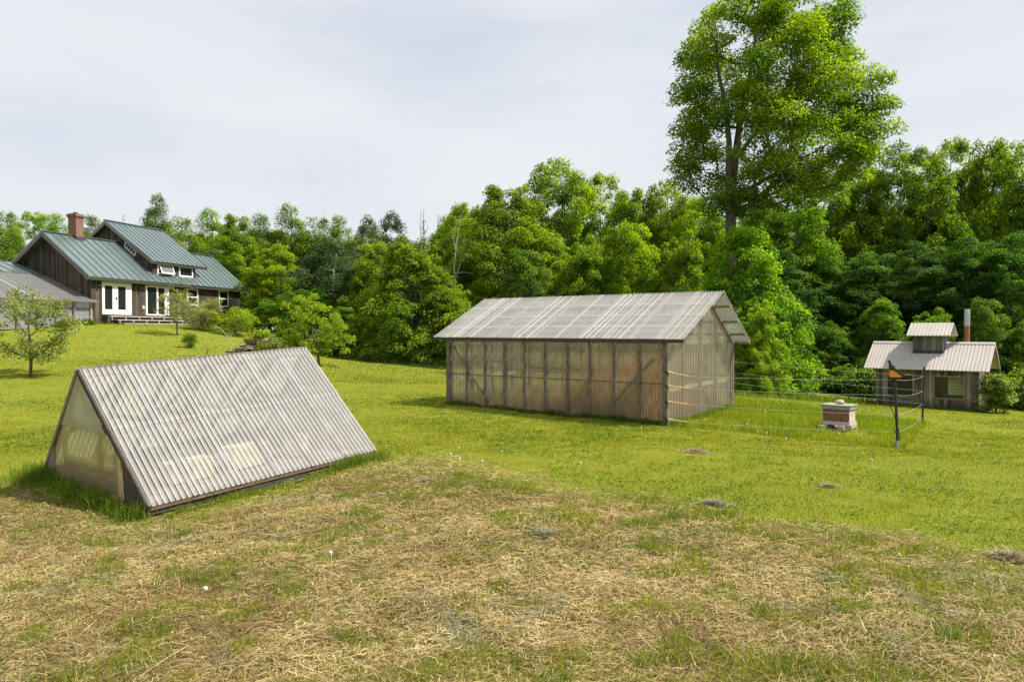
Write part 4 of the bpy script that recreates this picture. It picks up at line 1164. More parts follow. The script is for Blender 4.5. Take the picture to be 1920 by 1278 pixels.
def crown_mesh(name, parts, mat, parent):
    v = np.concatenate([p[0] for p in parts]); c = np.concatenate([p[1] for p in parts])
    n = len(v) // 4
    return np_mesh(name, v, np.arange(4 * n), np.full(n, 4), mat, col=c, parent=parent)

PAL_MAPLE = [(0.047, 0.106, 0.011), (0.102, 0.188, 0.015), (0.18, 0.276, 0.02), (0.272, 0.354, 0.026)]
PAL_ASPEN = [(0.056, 0.114, 0.02), (0.109, 0.186, 0.024), (0.174, 0.256, 0.03), (0.245, 0.314, 0.041)]
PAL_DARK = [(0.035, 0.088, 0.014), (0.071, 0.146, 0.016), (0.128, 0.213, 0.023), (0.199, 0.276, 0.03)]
PAL_CONIF = [(0.016, 0.040, 0.012), (0.030, 0.062, 0.016), (0.05, 0.09, 0.02)]

def shell_points(rng, n, h, z0, prof, inner=0.55, jit=0.08):
    pts = []
    ga = 2.399963
    ts = rng.random(4 * n)
    w = np.array([prof(t) for t in ts]) + 0.12
    keep = rng.choice(len(ts), n, replace=False, p=w / w.sum())
    for i, t in enumerate(ts[keep]):
        r = prof(t) * (inner + (1 - inner) * rng.random() ** 0.5) * (rng.uniform(0.80, 1.1) if rng.random() < 0.82 else rng.uniform(1.1, 1.28))
        a = i * ga + rng.normal(0, 0.3)
        pts.append((r * math.cos(a), r * math.sin(a), z0 + t * (h - z0)))
    return np.array(pts)

PROTO = {}
def proto(kind, seed, h, wid, z0, prof, nclump, nleaf, lsize, crad, flat, pal, name='tree', mat='leaf', trunk_r=0.15, droop=0.3, hue=0.28, width=0.75, inner=0.5, up=0.8, spread=0.5, barkmat='bark'):
    rng = np.random.default_rng(seed)
    root = empty(name, (0, 0, -500))
    C = shell_points(rng, nclump, h * 0.95, z0, lambda t: prof(t) * wid / 2, inner)
    R = crad * (rng.uniform(0.45, 1.3, len(C)) if kind != 'spruce' else np.clip(1.5 * (1.02 - C[:, 2] / h), 0.22, 1.2)) * (0.7 + 0.3 * np.array([prof(min(1, max(0, (c[2] - z0) / (h - z0)))) for c in C]))
    nt = 9
    bend = rng.normal(0, 0.12, (nt, 2)).cumsum(axis=0) * (h / 13)
    trunk = [(bend[i, 0] - bend[0, 0], bend[i, 1] - bend[0, 1], -0.4 + (h * 0.9 + 0.4) * i / (nt - 1)) for i in range(nt)]
    tr = [trunk_r * (1.15 - 1.05 * i / (nt - 1)) for i in range(nt)]
    ch = grow(rng, trunk, tr, C, step=0.9, tip=0.012)
    w = wood_mesh('trunk', ch, M[barkmat], root, n=6)
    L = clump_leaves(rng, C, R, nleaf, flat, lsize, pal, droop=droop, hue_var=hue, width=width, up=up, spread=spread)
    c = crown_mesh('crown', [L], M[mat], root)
    PROTO.setdefault(kind, []).append((root, h, wid))
    return root

rnd = lambda t: (max(0.0, 1 - (2 * t - 0.85) ** 2 / 1.35)) ** 0.5 if t < 1 else 0.15
tall = lambda t: 0.35 + 0.65 * math.sin(math.pi * min(1, (t * 0.92 + 0.12))) if t < 0.93 else 0.3
col_ = lambda t: (0.75 + 0.25 * math.sin(math.pi * t)) * (1 - max(0, t - 0.6) / 0.4 * 0.75)
bush = lambda t: (1 - t ** 2.2) ** 0.5 * (0.82 + 0.18 * math.sin(6 * t)) + 0.05
cone = lambda t: 1.02 - t
for s_ in (11, 12, 13):
    proto('maple', s_, 13.0, 8.0, 1.2, (rnd, tall, rnd)[s_ - 11], 210, 44000, 0.175, 0.92, 0.46, PAL_MAPLE, name='maple_tree', trunk_r=0.17)
for s_ in (21, 22):
    proto('aspen', s_, 13.0, 4.6, 1.5, (col_, tall)[s_ - 21], 170, 34000, 0.14, 0.82, 0.75, PAL_ASPEN, name='aspen_tree', trunk_r=0.11, width=0.9)
for s_ in (31, 32):
    proto('edge', s_, 9.0, 7.0, 0.25, bush, 200, 44000, 0.15, 0.80, 0.40, PAL_MAPLE, name='maple_tree', trunk_r=0.13, droop=0.45)
for s_ in (41, 42):
    proto('open', s_, 14.0, 7.5, 2.6, (tall, rnd)[s_ - 41], 150, 38000, 0.17, 1.0, 0.28, PAL_DARK, name='maple_tree', trunk_r=0.15, inner=0.25, droop=0.22, up=1.1)
for s_ in (51,):
    proto('spruce', s_, 12.0, 4.6, 0.6, cone, 260, 30000, 0.20, 0.8, 0.30, PAL_CONIF, name='spruce_tree', mat='needle', trunk_r=0.13, droop=0.5, width=0.32, inner=0.35)
proto('thin', 61, 11.0, 5.0, 2.0, col_, 110, 17000, 0.14, 0.75, 0.55, [(0.05, 0.085, 0.03), (0.085, 0.125, 0.045), (0.13, 0.17, 0.06)], name='birch_tree', trunk_r=0.09, width=0.9, barkmat='dead_bark')

_used = {}
def plant(kind, px, top, d, wpx, label, cat='tree', tint=(1, 1, 1), variant=None, group=None, base=None, seed=0):
    """a tree whose crown top is seen at (px, top) when it stands d metres away"""
    rng = np.random.default_rng(seed + int(px * 7 + top * 13))
    p = P(px, 618, d); z = gz(p.x, p.y) if base is None else base
    hgt = P(px, top, d).z - z
    lst = PROTO[kind]; k = (_used.get(kind, 0) if variant is None else variant) % len(lst); _used[kind] = _used.get(kind, 0) + 1
    src, h0, w0 = lst[k]
    w = wpx * d / F
    r = empty(src.name.split('.')[0], (p.x, p.y, z - 0.05), rng.uniform(0, 6.28))
    sx = w / w0 * 1.02
    r.scale = (sx, sx, hgt / h0 / 0.94)
    for c in src.children:
        q = c.copy(); COL.objects.link(q); q.parent = r
        j = rng.uniform(0.80, 1.2); hr = rng.uniform(0.92, 1.09)
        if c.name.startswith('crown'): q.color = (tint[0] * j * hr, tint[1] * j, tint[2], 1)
    tag(r, label, cat, group)
    return r

YEL = (1.22, 1.18, 0.9); BRI = (1.1, 1.1, 1.0); DRK = (0.64, 0.76, 0.95); MID = (1, 1, 1)  # DRK: dark leaf tint, with deep forest shade put into the colour
G_BACK = 'trees along the far forest edge'
T = [
 # behind the house
 ('aspen', 15, 391, 66, 70, 'aspen with the leftmost treetop, left of the farmhouse', BRI),
 ('maple', 66, 399, 70, 92, 'rounded tree rising behind the left gable of the farmhouse', BRI),
 ('aspen', 112, 403, 72, 64, 'aspen top just left of the brick chimney', BRI),
 ('aspen', 172, 398, 70, 66, 'aspen top between the brick chimney and the upper roof', MID),
 ('spruce', 233, 403, 78, 52, 'small spruce tip just above the upper house roof, left one of two', (1.3, 1.3, 1.1)),
 ('spruce', 263, 408, 79, 50, 'small spruce tip above the upper house roof, right one of two', (1.3, 1.3, 1.1)),
 ('aspen', 296, 367, 72, 58, 'tall dark pointed tree standing out above the right end of the house roof', (0.62, 0.72, 0.8)),
 ('aspen', 345, 402, 66, 80, 'light green aspen directly right of the tall dark pointed tree', BRI),
 ('aspen', 395, 396, 68, 80, 'aspen top above the lower right roof of the farmhouse', BRI),
 ('maple', 446, 407, 62, 96, 'round treetop right above the right eave of the farmhouse', MID),
 ('aspen', 492, 396, 64, 74, 'narrow aspen standing to the right of the farmhouse roof end', MID),
 ('aspen', 545, 388, 64, 78, 'aspen with the highest top between house and shed', BRI),
 ('aspen', 600, 401, 64, 80, 'aspen top above the dark hollow in the middle of the tree line', MID),
 ('aspen', 640, 407, 62, 70, 'aspen left of the thin pale birch tops', MID),
 ('thin', 690, 410, 60, 80, 'thin leaved birch with a grey green top, left one of a pair', MID),
 ('thin', 737, 400, 62, 84, 'thin leaved birch with a grey green top, right one of a pair', MID),
 ('spruce', 795, 392, 66, 44, 'thin spruce spire left of the big round maples, taller of two', (1.1, 1.1, 1)),
 ('spruce', 822, 402, 67, 44, 'thin spruce spire left of the big round maples, shorter of two', (1.1, 1.1, 1)),
 ('maple', 838, 425, 56, 90, 'dull green maple squeezed between spruce spires and big round maples', MID),
 # lower front trees between house and shed
 ('maple', 452, 462, 64, 100, 'leafy tree at the right corner of the farmhouse', MID),
 ('maple', 520, 462, 55, 118, 'mid green tree left of the dark hollow in the forest edge', MID),
 ('thin', 618, 446, 48, 128, 'dark grey green birch in the hollow behind the small yellow green tree', (0.62, 0.72, 0.7)),
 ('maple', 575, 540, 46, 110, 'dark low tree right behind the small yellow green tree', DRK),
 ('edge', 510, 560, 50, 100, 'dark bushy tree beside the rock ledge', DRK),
 ('edge', 700, 455, 46, 130, 'mid green maple leaning out left of the bright lawn edge maple', MID),
 ('edge', 775, 440, 41.5, 196, 'large bright green maple with leaves down to the lawn, left of the shed', (1.15, 1.1, 1)),
 ('edge', 645, 575, 44, 90, 'low dark maple overhanging the lawn corner', DRK),
 ('edge', 846, 520, 40.5, 120, 'yellow green bushy maple just behind the left end of the shed roof', BRI),
 # big round maples behind the shed
 ('maple', 872, 384, 52, 110, 'maple crown behind the left shoulder of the big round maple', MID),
 ('maple', 950, 354, 45, 190, 'big round maple over the left part of the shed roof', MID),
 ('maple', 1043, 308, 49, 158, 'tallest maple top above the middle of the shed roof', MID),
 ('maple', 1128, 330, 51, 130, 'second tallest maple top above the shed, right of the tallest', MID),
 ('maple', 1183, 364, 47, 124, 'maple top between the tall pair and the yellowish maple', MID),
 ('maple', 1246, 348, 47, 130, 'yellowish green maple top left of the huge maple', YEL),
 ('maple', 1308, 372, 45, 112, 'yellow green maple brushing the left side of the huge maple crown', YEL),
 ('edge', 985, 468, 40, 150, 'dark leafy maple directly above the left half of the shed ridge', DRK),
 ('edge', 1090, 440, 40, 150, 'mid height maple directly above the middle of the shed ridge', BRI),
 ('edge', 1190, 420, 40, 150, 'yellow green mid height maple above the right half of the shed ridge', YEL),
 ('edge', 1275, 430, 38, 140, 'leafy maple above the right quarter of the shed ridge', YEL),
 # right of the huge maple
 ('edge', 1396, 424, 30, 225, 'dense dark green bushy maple hiding the trunk foot of the huge maple', (0.9, 1.0, 0.95)),
 ('edge', 1425, 560, 27.5, 90, 'bright low maple sprays at the right rear corner of the shed', (1.15, 1.15, 1)),
 ('maple', 1432, 392, 43, 130, 'leafy maple filling the gap right of the huge maple trunk', MID),
 ('maple', 1345, 400, 44, 110, 'leafy maple just left of the huge maple trunk', BRI),
 ('open', 1490, 345, 41, 150, 'airy maple under the right hand branches of the huge maple', BRI),
 ('open', 1560, 300, 45, 140, 'airy maple beneath the tip of the lowest long branch', BRI),
 ('open', 1612, 270, 47, 130, 'maple with a rounded top just right of the huge maple', BRI),
 ('spruce', 1640, 306, 50, 60, 'spruce tip poking out between the maples right of the huge maple', MID),
 ('open', 1684, 274, 44, 140, 'maple top above the left end of the sugar shack roof', BRI),
 ('open', 1738, 276, 42, 130, 'maple top straight above the sugar shack cupola', MID),
 ('maple', 1785, 266, 45, 140, 'maple with the highest top on the right, above the stove pipe', BRI),
 ('maple', 1850, 274, 43, 140, 'maple top right of the highest one above the stove pipe', MID),
 ('maple', 1908, 278, 41, 140, 'maple at the right end of the tree line', BRI),
 ('open', 1975, 300, 39, 150, 'maple half out of view at the far right of the tree line', MID),
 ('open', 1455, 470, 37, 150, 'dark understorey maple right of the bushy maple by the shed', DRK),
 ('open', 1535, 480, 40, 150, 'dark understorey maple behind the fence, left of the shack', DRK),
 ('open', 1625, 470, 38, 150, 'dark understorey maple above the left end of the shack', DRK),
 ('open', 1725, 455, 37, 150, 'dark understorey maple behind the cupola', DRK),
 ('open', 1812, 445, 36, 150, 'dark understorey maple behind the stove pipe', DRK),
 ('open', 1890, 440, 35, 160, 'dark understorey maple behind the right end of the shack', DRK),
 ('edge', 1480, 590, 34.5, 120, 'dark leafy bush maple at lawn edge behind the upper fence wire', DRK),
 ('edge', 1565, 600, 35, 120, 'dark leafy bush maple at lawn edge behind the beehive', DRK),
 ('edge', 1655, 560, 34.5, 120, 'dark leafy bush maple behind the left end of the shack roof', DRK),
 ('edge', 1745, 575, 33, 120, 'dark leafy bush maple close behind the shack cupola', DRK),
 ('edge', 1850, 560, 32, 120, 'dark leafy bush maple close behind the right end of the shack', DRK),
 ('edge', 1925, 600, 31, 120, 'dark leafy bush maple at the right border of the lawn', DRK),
]
for (k, px, top, d, w, lab, tint) in T:
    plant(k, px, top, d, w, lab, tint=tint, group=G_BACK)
# deeper rows, only glimpsed between the front trees
rb = np.random.default_rng(77)
for i, px in enumerate(list(range(400, 900, 48)) + list(range(860, 2000, 44))):
    top = 440 if px < 860 else (400 if px < 1380 else 372)
    plant(('maple', 'aspen', 'maple', 'open')[i % 4], px + rb.uniform(-14, 14), top + rb.uniform(-8, 30), (72 if px < 860 else 58) + rb.uniform(-3, 5), 120, 'forest tree of the deeper rows, mostly hidden behind the front trees', tint=DRK, group='deeper forest trees', seed=i)
for lst in PROTO.values():
    for root, _, _ in lst:
        for c in list(root.children): bpy.data.objects.remove(c)
        bpy.data.objects.remove(root)

def special_tree(name, label, cat, base, trunk, trunk_r, C, R, nleaf, lsize, flat, pal, seed=1, droop=0.3, mat='leaf', bark='bark', step=0.6, tip=0.010, hue=0.28, width=0.75, group=None, pw=0.5, rise=0.35, up=0.8, maxr=None):
    rng = np.random.default_rng(seed)
    r = empty(name, base)
    ch = grow(rng, trunk, trunk_r, C, step=step, tip=tip, pw=pw, rise=rise, maxr=maxr)
    wood_mesh('trunk', ch, M[bark], r, n=8)
    if nleaf:
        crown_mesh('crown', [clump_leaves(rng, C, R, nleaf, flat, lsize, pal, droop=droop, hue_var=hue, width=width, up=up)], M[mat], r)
    tag(r, label, cat, group)
    return r

# the huge maple: crown outline taken from its real spread, filled in depth
def huge_maple():
    rng = np.random.default_rng(5)
    d = 33.0; bp = P(1369, 618, d); base = np.array([bp.x, bp.y, gz(bp.x, bp.y)])
    out = [(1335, 5), (1300, 45), (1282, 95), (1272, 145), (1300, 195), (1292, 235), (1262, 268), (1278, 320), (1300, 352), (1345, 385), (1392, 398), (1450, 372), (1500, 345), (1560, 322),
           (1605, 290), (1655, 245), (1640, 225), (1672, 168), (1632, 140), (1590, 105), (1560, 85), (1588, 32), (1535, 20), (1505, -15), (1440, -40), (1370, -30)]
    poly = np.array([((P(a, b, d).x - base[0]), (P(a, b, d).z - base[2])) for a, b in out])
    def inside(x, z):
        c = False
        for i in range(len(poly)):
            a, b = poly[i], poly[(i + 1) % len(poly)]
            if (a[1] > z) != (b[1] > z) and x < (b[0] - a[0]) * (z - a[1]) / (b[1] - a[1]) + a[0]: c = not c
        return c
    C = []
    xs0, xs1, zs0, zs1 = poly[:, 0].min(), poly[:, 0].max(), poly[:, 1].min(), poly[:, 1].max()
    while len(C) < 190:
        x, z = rng.uniform(xs0, xs1), rng.uniform(zs0, zs1)
        if not inside(x, z): continue
        if len(C) > 60 and min(math.hypot(x - c[0], (z - c[2]) * 1.3) for c in C[-40:]) < 0.35: continue
        row = [p for p in np.linspace(xs0, xs1, 60) if inside(p, z)]
        xc = (row[0] + row[-1]) / 2; hw = max(1.0, (row[-1] - row[0]) / 2)
        dp = hw * 0.85 * math.sqrt(max(0.0, 1 - ((x - xc) / hw) ** 2))
        y = rng.uniform(-1, 1); y = math.copysign(abs(y) ** 0.6, y) * dp
        C.append((x, y, z))
    for a, b in ((1560, 318), (1530, 335), (1590, 300), (1615, 275), (1640, 250), (1480, 350), (1500, 325), (1450, 362), (1545, 300), (1420, 372), (1330, 372), (1300, 345), (1575, 330), (1520, 310), (1275, 300), (1600, 318), (1555, 345), (1500, 362)):
        v = P(a, b, d); C.append((v.x - base[0], rng.uniform(-1.6, 1.2), v.z - base[2]))
    C = np.array(C)
    R = rng.uniform(0.50, 1.0, len(C))
    def q(px, py, y=0): v = P(px, py, d); return (v.x - base[0], y, v.z - base[2])
    trunk = [q(1370, 720), q(1370, 640), q(1371, 560), q(1370, 480), q(1370, 400), q(1372, 350), q(1378, 300), q(1386, 240), q(1398, 180), q(1410, 120), q(1418, 60)]
    trunk[0] = (trunk[0][0], 0, -0.5)
    tr = [0.36, 0.30, 0.27, 0.25, 0.235, 0.215, 0.17, 0.14, 0.11, 0.08, 0.05]
    # long limbs seen from below: extra targets make the limbs leave low and reach out right
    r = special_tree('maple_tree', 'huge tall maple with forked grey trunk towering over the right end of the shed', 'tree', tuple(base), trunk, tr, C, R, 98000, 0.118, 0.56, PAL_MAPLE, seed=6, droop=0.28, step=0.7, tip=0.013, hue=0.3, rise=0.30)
    b = MB()
    left = [q(1371, 362), q(1364, 320, -0.2), q(1364, 270, -0.25), q(1358, 210, -0.3), q(1345, 140, -0.2), q(1340, 80, -0.1)]
    b.tube(left, [0.17, 0.15, 0.13, 0.10, 0.07, 0.03], 8, cap=False)
    for pts, rs in (([q(1374, 372), q(1420, 345, -0.6), q(1470, 315, -0.9), q(1520, 290, -1.0), q(1560, 262, -1.2)], [0.10, 0.085, 0.07, 0.05, 0.025]),
                    ([q(1374, 396), q(1430, 372, -0.5), q(1490, 345, -0.8), q(1540, 305, -1.0), q(1575, 285, -1.0)], [0.075, 0.065, 0.05, 0.035, 0.015]),
                    ([q(1376, 405), q(1410, 402, 0.2), q(1450, 400, 0.3)], [0.05, 0.035, 0.012]),
                    ([q(1378, 300), q(1420, 240, -0.6), q(1460, 190, -0.9), q(1510, 160, -1.0)], [0.10, 0.085, 0.06, 0.03])):
        b.tube(pts, rs, 7, cap=False)
    b.build('limb', M['bark'], r, smooth=True)
huge_maple()

def small_tree(name, label, cat, px, py, d, clumps, nleaf, lsize, pal, trunk_px, tr, seed, flat=0.6, R=0.35, bark='bark', droop=0.2, tip=0.006, yspread=0.8, group=None, width=0.75, hue=0.25, step=0.3, rise=0.2, pw=0.5):
    """clumps: list of (px, py) crown points at this tree's distance, spread in depth"""
    rng = np.random.default_rng(seed)
    bp = P(px, 618, d); base = np.array([bp.x, bp.y, gz(bp.x, bp.y)])
    C = []
    cx = np.mean([c[0] for c in clumps]); hw = max(abs(c[0] - cx) for c in clumps) + 1
    for c in clumps:
        v = P(c[0], c[1], d)
        dep = hw * d / F * yspread * math.sqrt(max(0.05, 1 - ((c[0] - cx) / hw) ** 2))
        C.append((v.x - base[0], rng.uniform(-1, 1) * dep, v.z - base[2]))
    C = np.array(C)
    trunk = [(P(a, b_, d).x - base[0], 0, P(a, b_, d).z - base[2]) for a, b_ in trunk_px]
    trunk[0] = (trunk[0][0], 0, -0.15)
    return special_tree(name, label, cat, tuple(base), trunk, tr, C, R * rng.uniform(0.7, 1.3, len(C)), nleaf, lsize, flat, pal, seed=seed, droop=droop, bark=bark, step=step, tip=tip, width=width, hue=hue, group=group, rise=rise, pw=pw)

def blob(px0, px1, py0, py1, n, seed, prof=None):
    r = np.random.default_rng(seed); out = []
    while len(out) < n:
        u, v = r.uniform(-1, 1, 2)
        lim = prof(v) if prof else math.sqrt(max(0, 1 - v * v))
        if abs(u) <= lim: out.append(((px0 + px1) / 2 + u * (px1 - px0) / 2, (py0 + py1) / 2 + v * (py1 - py0) / 2))
    return out
PAL_APPLE = [(0.10, 0.14, 0.03), (0.17, 0.215, 0.045), (0.25, 0.285, 0.075), (0.36, 0.37, 0.14)]
PAL_YG = [(0.10, 0.16, 0.012), (0.16, 0.24, 0.016), (0.225, 0.31, 0.022), (0.31, 0.36, 0.045)]
PAL_BEIGE = [(0.10, 0.14, 0.03), (0.18, 0.20, 0.055), (0.29, 0.27, 0.11), (0.36, 0.31, 0.15)]
PAL_SHRUB = [(0.06, 0.11, 0.015), (0.12, 0.18, 0.025), (0.20, 0.25, 0.045), (0.30, 0.33, 0.10)]
small_tree('apple_tree', 'small apple tree with open grey green crown on the lawn left of the cold frame', 'tree', 57, 705, 26.0,
           blob(-30, 138, 548, 672, 64, 1) + [(-5, 655), (-20, 668), (10, 660), (100, 668), (112, 655), (120, 628), (132, 612), (60, 540), (30, 548), (20, 665)], 6800, 0.08, PAL_APPLE,
           [(57, 707), (58, 680), (57, 655), (55, 630), (53, 605), (58, 575), (62, 555)], [0.06, 0.052, 0.048, 0.035, 0.028, 0.02, 0.012], 31, R=0.25, flat=0.7, bark='bark')
small_tree('ornamental_tree', 'thin young tree with sparse crown in front of the sliding door', 'tree', 332, 628, 40.5,
           blob(290, 372, 545, 595, 26, 2) + [(300, 580), (315, 560), (332, 540), (345, 552), (360, 575), (325, 600), (340, 602), (335, 530)], 1500, 0.10, PAL_APPLE,
           [(332, 629), (332, 610), (331, 590), (331, 570), (332, 545)], [0.045, 0.04, 0.035, 0.025, 0.012], 32, R=0.30)
small_tree('maple_tree', 'small yellow green tree with several stems behind the right end of the cold frame', 'tree', 600, 680, 33.5,
           blob(520, 660, 585, 660, 54, 3) + blob(535, 610, 548, 600, 22, 4) + [(652, 655), (660, 640), (520, 600)], 6500, 0.095, PAL_YG,
           [(598, 684), (596, 660), (590, 640), (584, 615), (574, 585), (565, 560)], [0.07, 0.055, 0.045, 0.035, 0.02, 0.01], 33, R=0.25, flat=0.5, droop=0.35)
small_tree('flowering_shrub', 'rounded shrub with pale beige blossom at the house front', 'shrub', 372, 614, 44.0,
           blob(342, 418, 565, 612, 40, 5), 4200, 0.085, PAL_BEIGE, [(378, 616), (384, 600), (390, 585)], [0.05, 0.04, 0.02], 34, R=0.36, rise=0.6)
small_tree('shrub', 'yellow green shrub below the right house window', 'shrub', 440, 622, 44.0,
           blob(395, 474, 575, 622, 44, 6) + [(455, 615), (466, 606), (390, 572), (400, 566)], 6500, 0.085, PAL_YG, [(440, 624), (440, 605), (438, 590)], [0.05, 0.04, 0.02], 35, R=0.42, flat=0.4, droop=0.3)
small_tree('conifer_shrub', 'small dark evergreen shrub alone on the slope below the house', 'shrub', 357, 652, 36.5,
           blob(346, 369, 624, 650, 26, 7), 2600, 0.06, PAL_DARK, [(357, 653), (357, 640), (357, 628)], [0.03, 0.025, 0.01], 36, R=0.16, flat=1.0, width=0.4)
small_tree('shrub', 'pale leafy shrub against the right side of the sugar shack', 'shrub', 1868, 775, 25.6,
           blob(1846, 1896, 700, 772, 44, 8) + [(1840, 745), (1842, 765), (1850, 722)], 3600, 0.085, PAL_SHRUB, [(1868, 778), (1867, 750), (1866, 722)], [0.03, 0.025, 0.012], 37, R=0.2)
small_tree('sapling', 'nearly bare pale sapling in front of the rock ledge', 'sapling', 440, 668, 33.0,
           [(405, 612), (418, 618), (428, 630), (452, 640), (446, 610), (440, 625), (410, 632), (462, 650)], 160, 0.06, PAL_BEIGE, [(440, 672), (438, 650), (428, 632), (412, 614)], [0.022, 0.02, 0.014, 0.008], 38, R=0.2, bark='dead_bark', step=0.25)
small_tree('sapling', 'nearly bare dark sapling right behind the cold frame ridge', 'sapling', 395, 676, 30.0,
           [(378, 652), (388, 640), (402, 655), (392, 662), (410, 648), (330, 668), (318, 655)], 90, 0.05, PAL_BEIGE, [(392, 682), (391, 668), (388, 655)], [0.016, 0.014, 0.008], 39, R=0.14, step=0.25)
for (px, py, x0, x1, y0, y1, d, nl, lab, pal, sd) in (
        (505, 668, 492, 530, 640, 668, 35.0, 1400, 'low weedy shrub at the right foot of the rock ledge', PAL_SHRUB, 51), (486, 640, 476, 502, 622, 640, 36.2, 900, 'yellow green tuft of leaves growing on top of the rock ledge', PAL_YG, 52),
        (690, 680, 655, 720, 655, 680, 42.0, 1500, 'dark low bush in the shade at the far lawn corner', PAL_DARK, 53), (810, 690, 780, 850, 640, 690, 39.5, 2600, 'leafy bush touching the lawn at the left end of the shed', PAL_MAPLE, 54),
        (1440, 735, 1395, 1480, 690, 735, 33.0, 2600, 'dark bush at the lawn edge right of the shed', PAL_DARK, 55), (1540, 742, 1500, 1590, 690, 742, 33.5, 2600, 'dark bush at the lawn edge above the beehive', PAL_DARK, 56),
        (1625, 750, 1590, 1650, 690, 752, 32.5, 2200, 'dark bush hugging the left end of the shack', PAL_DARK, 57), (1910, 772, 1885, 1960, 700, 772, 29.0, 2400, 'dark bush right of the pale shrub by the shack', PAL_DARK, 58)):
    small_tree('bush', lab, 'bush', px, py, d, blob(x0, x1, y0, y1, 30, sd), nl, 0.13, pal, [(px, py + 3), (px, (py + y0) / 2), (px, y0 + 4)], [0.03, 0.02, 0.01], sd, R=0.45)

# dead trees
def snag(px, py0, d, pts_list, label):
    b0 = P(px, 618, d); base = np.array([b0.x, b0.y, gz(b0.x, b0.y)])
    t = empty('dead_tree', tuple(base)); b = MB()
    for pts, r0 in pts_list:
        q = [Vector(P(a, c, d)) - Vector(base) + Vector((0, 0.25 * math.sin(i * 1.7), 0)) for i, (a, c) in enumerate(pts)]
        b.tube(q, [r0 * (1 - 0.8 * i / (len(q) - 1)) for i in range(len(q))], 6, cap=False)
    b.build('trunk', M['dead_bark'], t, smooth=True); tag(t, label, 'dead tree')
snag(852, 700, 42.8, [([(850, 690), (851, 600), (853, 540), (852, 500), (856, 455), (864, 400)], 0.075), ([(853, 525), (862, 495), (868, 470), (876, 448)], 0.04), ([(852, 512), (870, 510), (888, 513)], 0.04), ([(855, 470), (848, 440), (846, 425)], 0.03)],
     'bleached dead tree with bare forked branches behind the left end of the shed')
snag(790, 690, 55, [([(790, 690), (790, 560), (789, 470), (790, 395)], 0.09), ([(790, 450), (800, 430), (803, 420)], 0.03), ([(789, 430), (782, 415)], 0.03)], 'thin bare dead trunk sticking up beside the spruce spires')

# stone ledge and posts
def ledge():
    rng = np.random.default_rng(9); b0 = P(472, 664, 36.0); z = gz(b0.x, b0.y)
    b = MB()
    for i in range(46):
        u = rng.uniform(-1, 1); lay = rng.integers(0, 6)
        x = u * 0.95 * (1 - 0.07 * lay) + 0.1 * lay * 0.6; y = rng.uniform(-0.5, 0.6); zz = -0.1 + lay * 0.145
        w, dd, h = rng.uniform(.18, .42), rng.uniform(.2, .45), rng.uniform(.06, .12)
        a = rng.uniform(-.5, .5); c, s_ = math.cos(a), math.sin(a); tl = rng.uniform(-.12, .12)
        vs = []
        for sz in (-1, 1):
            for sx, sy in ((-1, -1), (1, -1), (1, 1), (-1, 1)):
                k = rng.uniform(.75, 1.1, 3); lx, ly = sx * w * k[0], sy * dd * k[1]
                vs.append((x + c * lx - s_ * ly, y + s_ * lx + c * ly, zz + sz * h * k[2] + tl * lx))
        b.add(vs, [(3, 2, 1, 0), (4, 5, 6, 7), (0, 1, 5, 4), (1, 2, 6, 5), (2, 3, 7, 6), (3, 0, 4, 7)])
    o = b.build('rock_ledge', M['ledge']); o.location = (b0.x + 0.1, b0.y, z)
    tag(o, 'layered brown rock ledge breaking out of the lawn behind the cold frame', 'rock ledge')
ledge()
pp = P(1396, 742, 27.5); b = MB(); b.tube([(0, 0, -0.2), (0.01, 0, 0.3), (0.0, 0.01, 0.62)], [0.05, 0.05, 0.045], 8)
o = b.build('wooden_post', M['grey_wood']); o.location = (pp.x, pp.y, gz(pp.x, pp.y)); tag(o, 'short grey wooden post in the shade beyond the right rear corner of the shed', 'post')
pp = P(513, 660, 35.0); b = MB(); b.tube([(0, 0, -0.2), (0.01, 0, 0.4), (0.0, 0.01, 0.85)], [0.03, 0.03, 0.028], 8)
o = b.build('wooden_stake', M['dead_bark']); o.location = (pp.x, pp.y, gz(pp.x, pp.y)); tag(o, 'thin pale wooden stake standing right of the rock ledge', 'stake')

# ------------------------------------------------------------------ grass, hay, small stuff on the ground
def polar_pts(rng, n, d0, d1, half=45.0, power=1.0):
    """points ahead, denser near the viewer's end of the meadow"""
    u = rng.random(n)
    d = d0 + (d1 - d0) * u ** power
    a = np.radians(rng.uniform(-half, half, n))
    return d * np.tan(a), d

def house_free(x, y):
    """True where grass may grow (not under the buildings)"""
    ok = np.ones(len(x), bool)
    for O, az, x0, x1, y0, y1 in ((SHED.location, SHED.rotation_euler[2], 0.0, 6.07, 0.03, 3.38), (COLD.location, AF_AZ, 0.03, 3.63, 0.05, 2.9), ((-24.326, 43.0, 0), 1.321, -9, 14.2, -0.4, 5)):
        c, s_ = math.cos(az), math.sin(az); dx, dy = x - O[0], y - O[1]
        u, v = c * dx + s_ * dy, -s_ * dx + c * dy
        ok &= ~((u > x0) & (u < x1) & (v > y0) & (v < y1))
    return ok

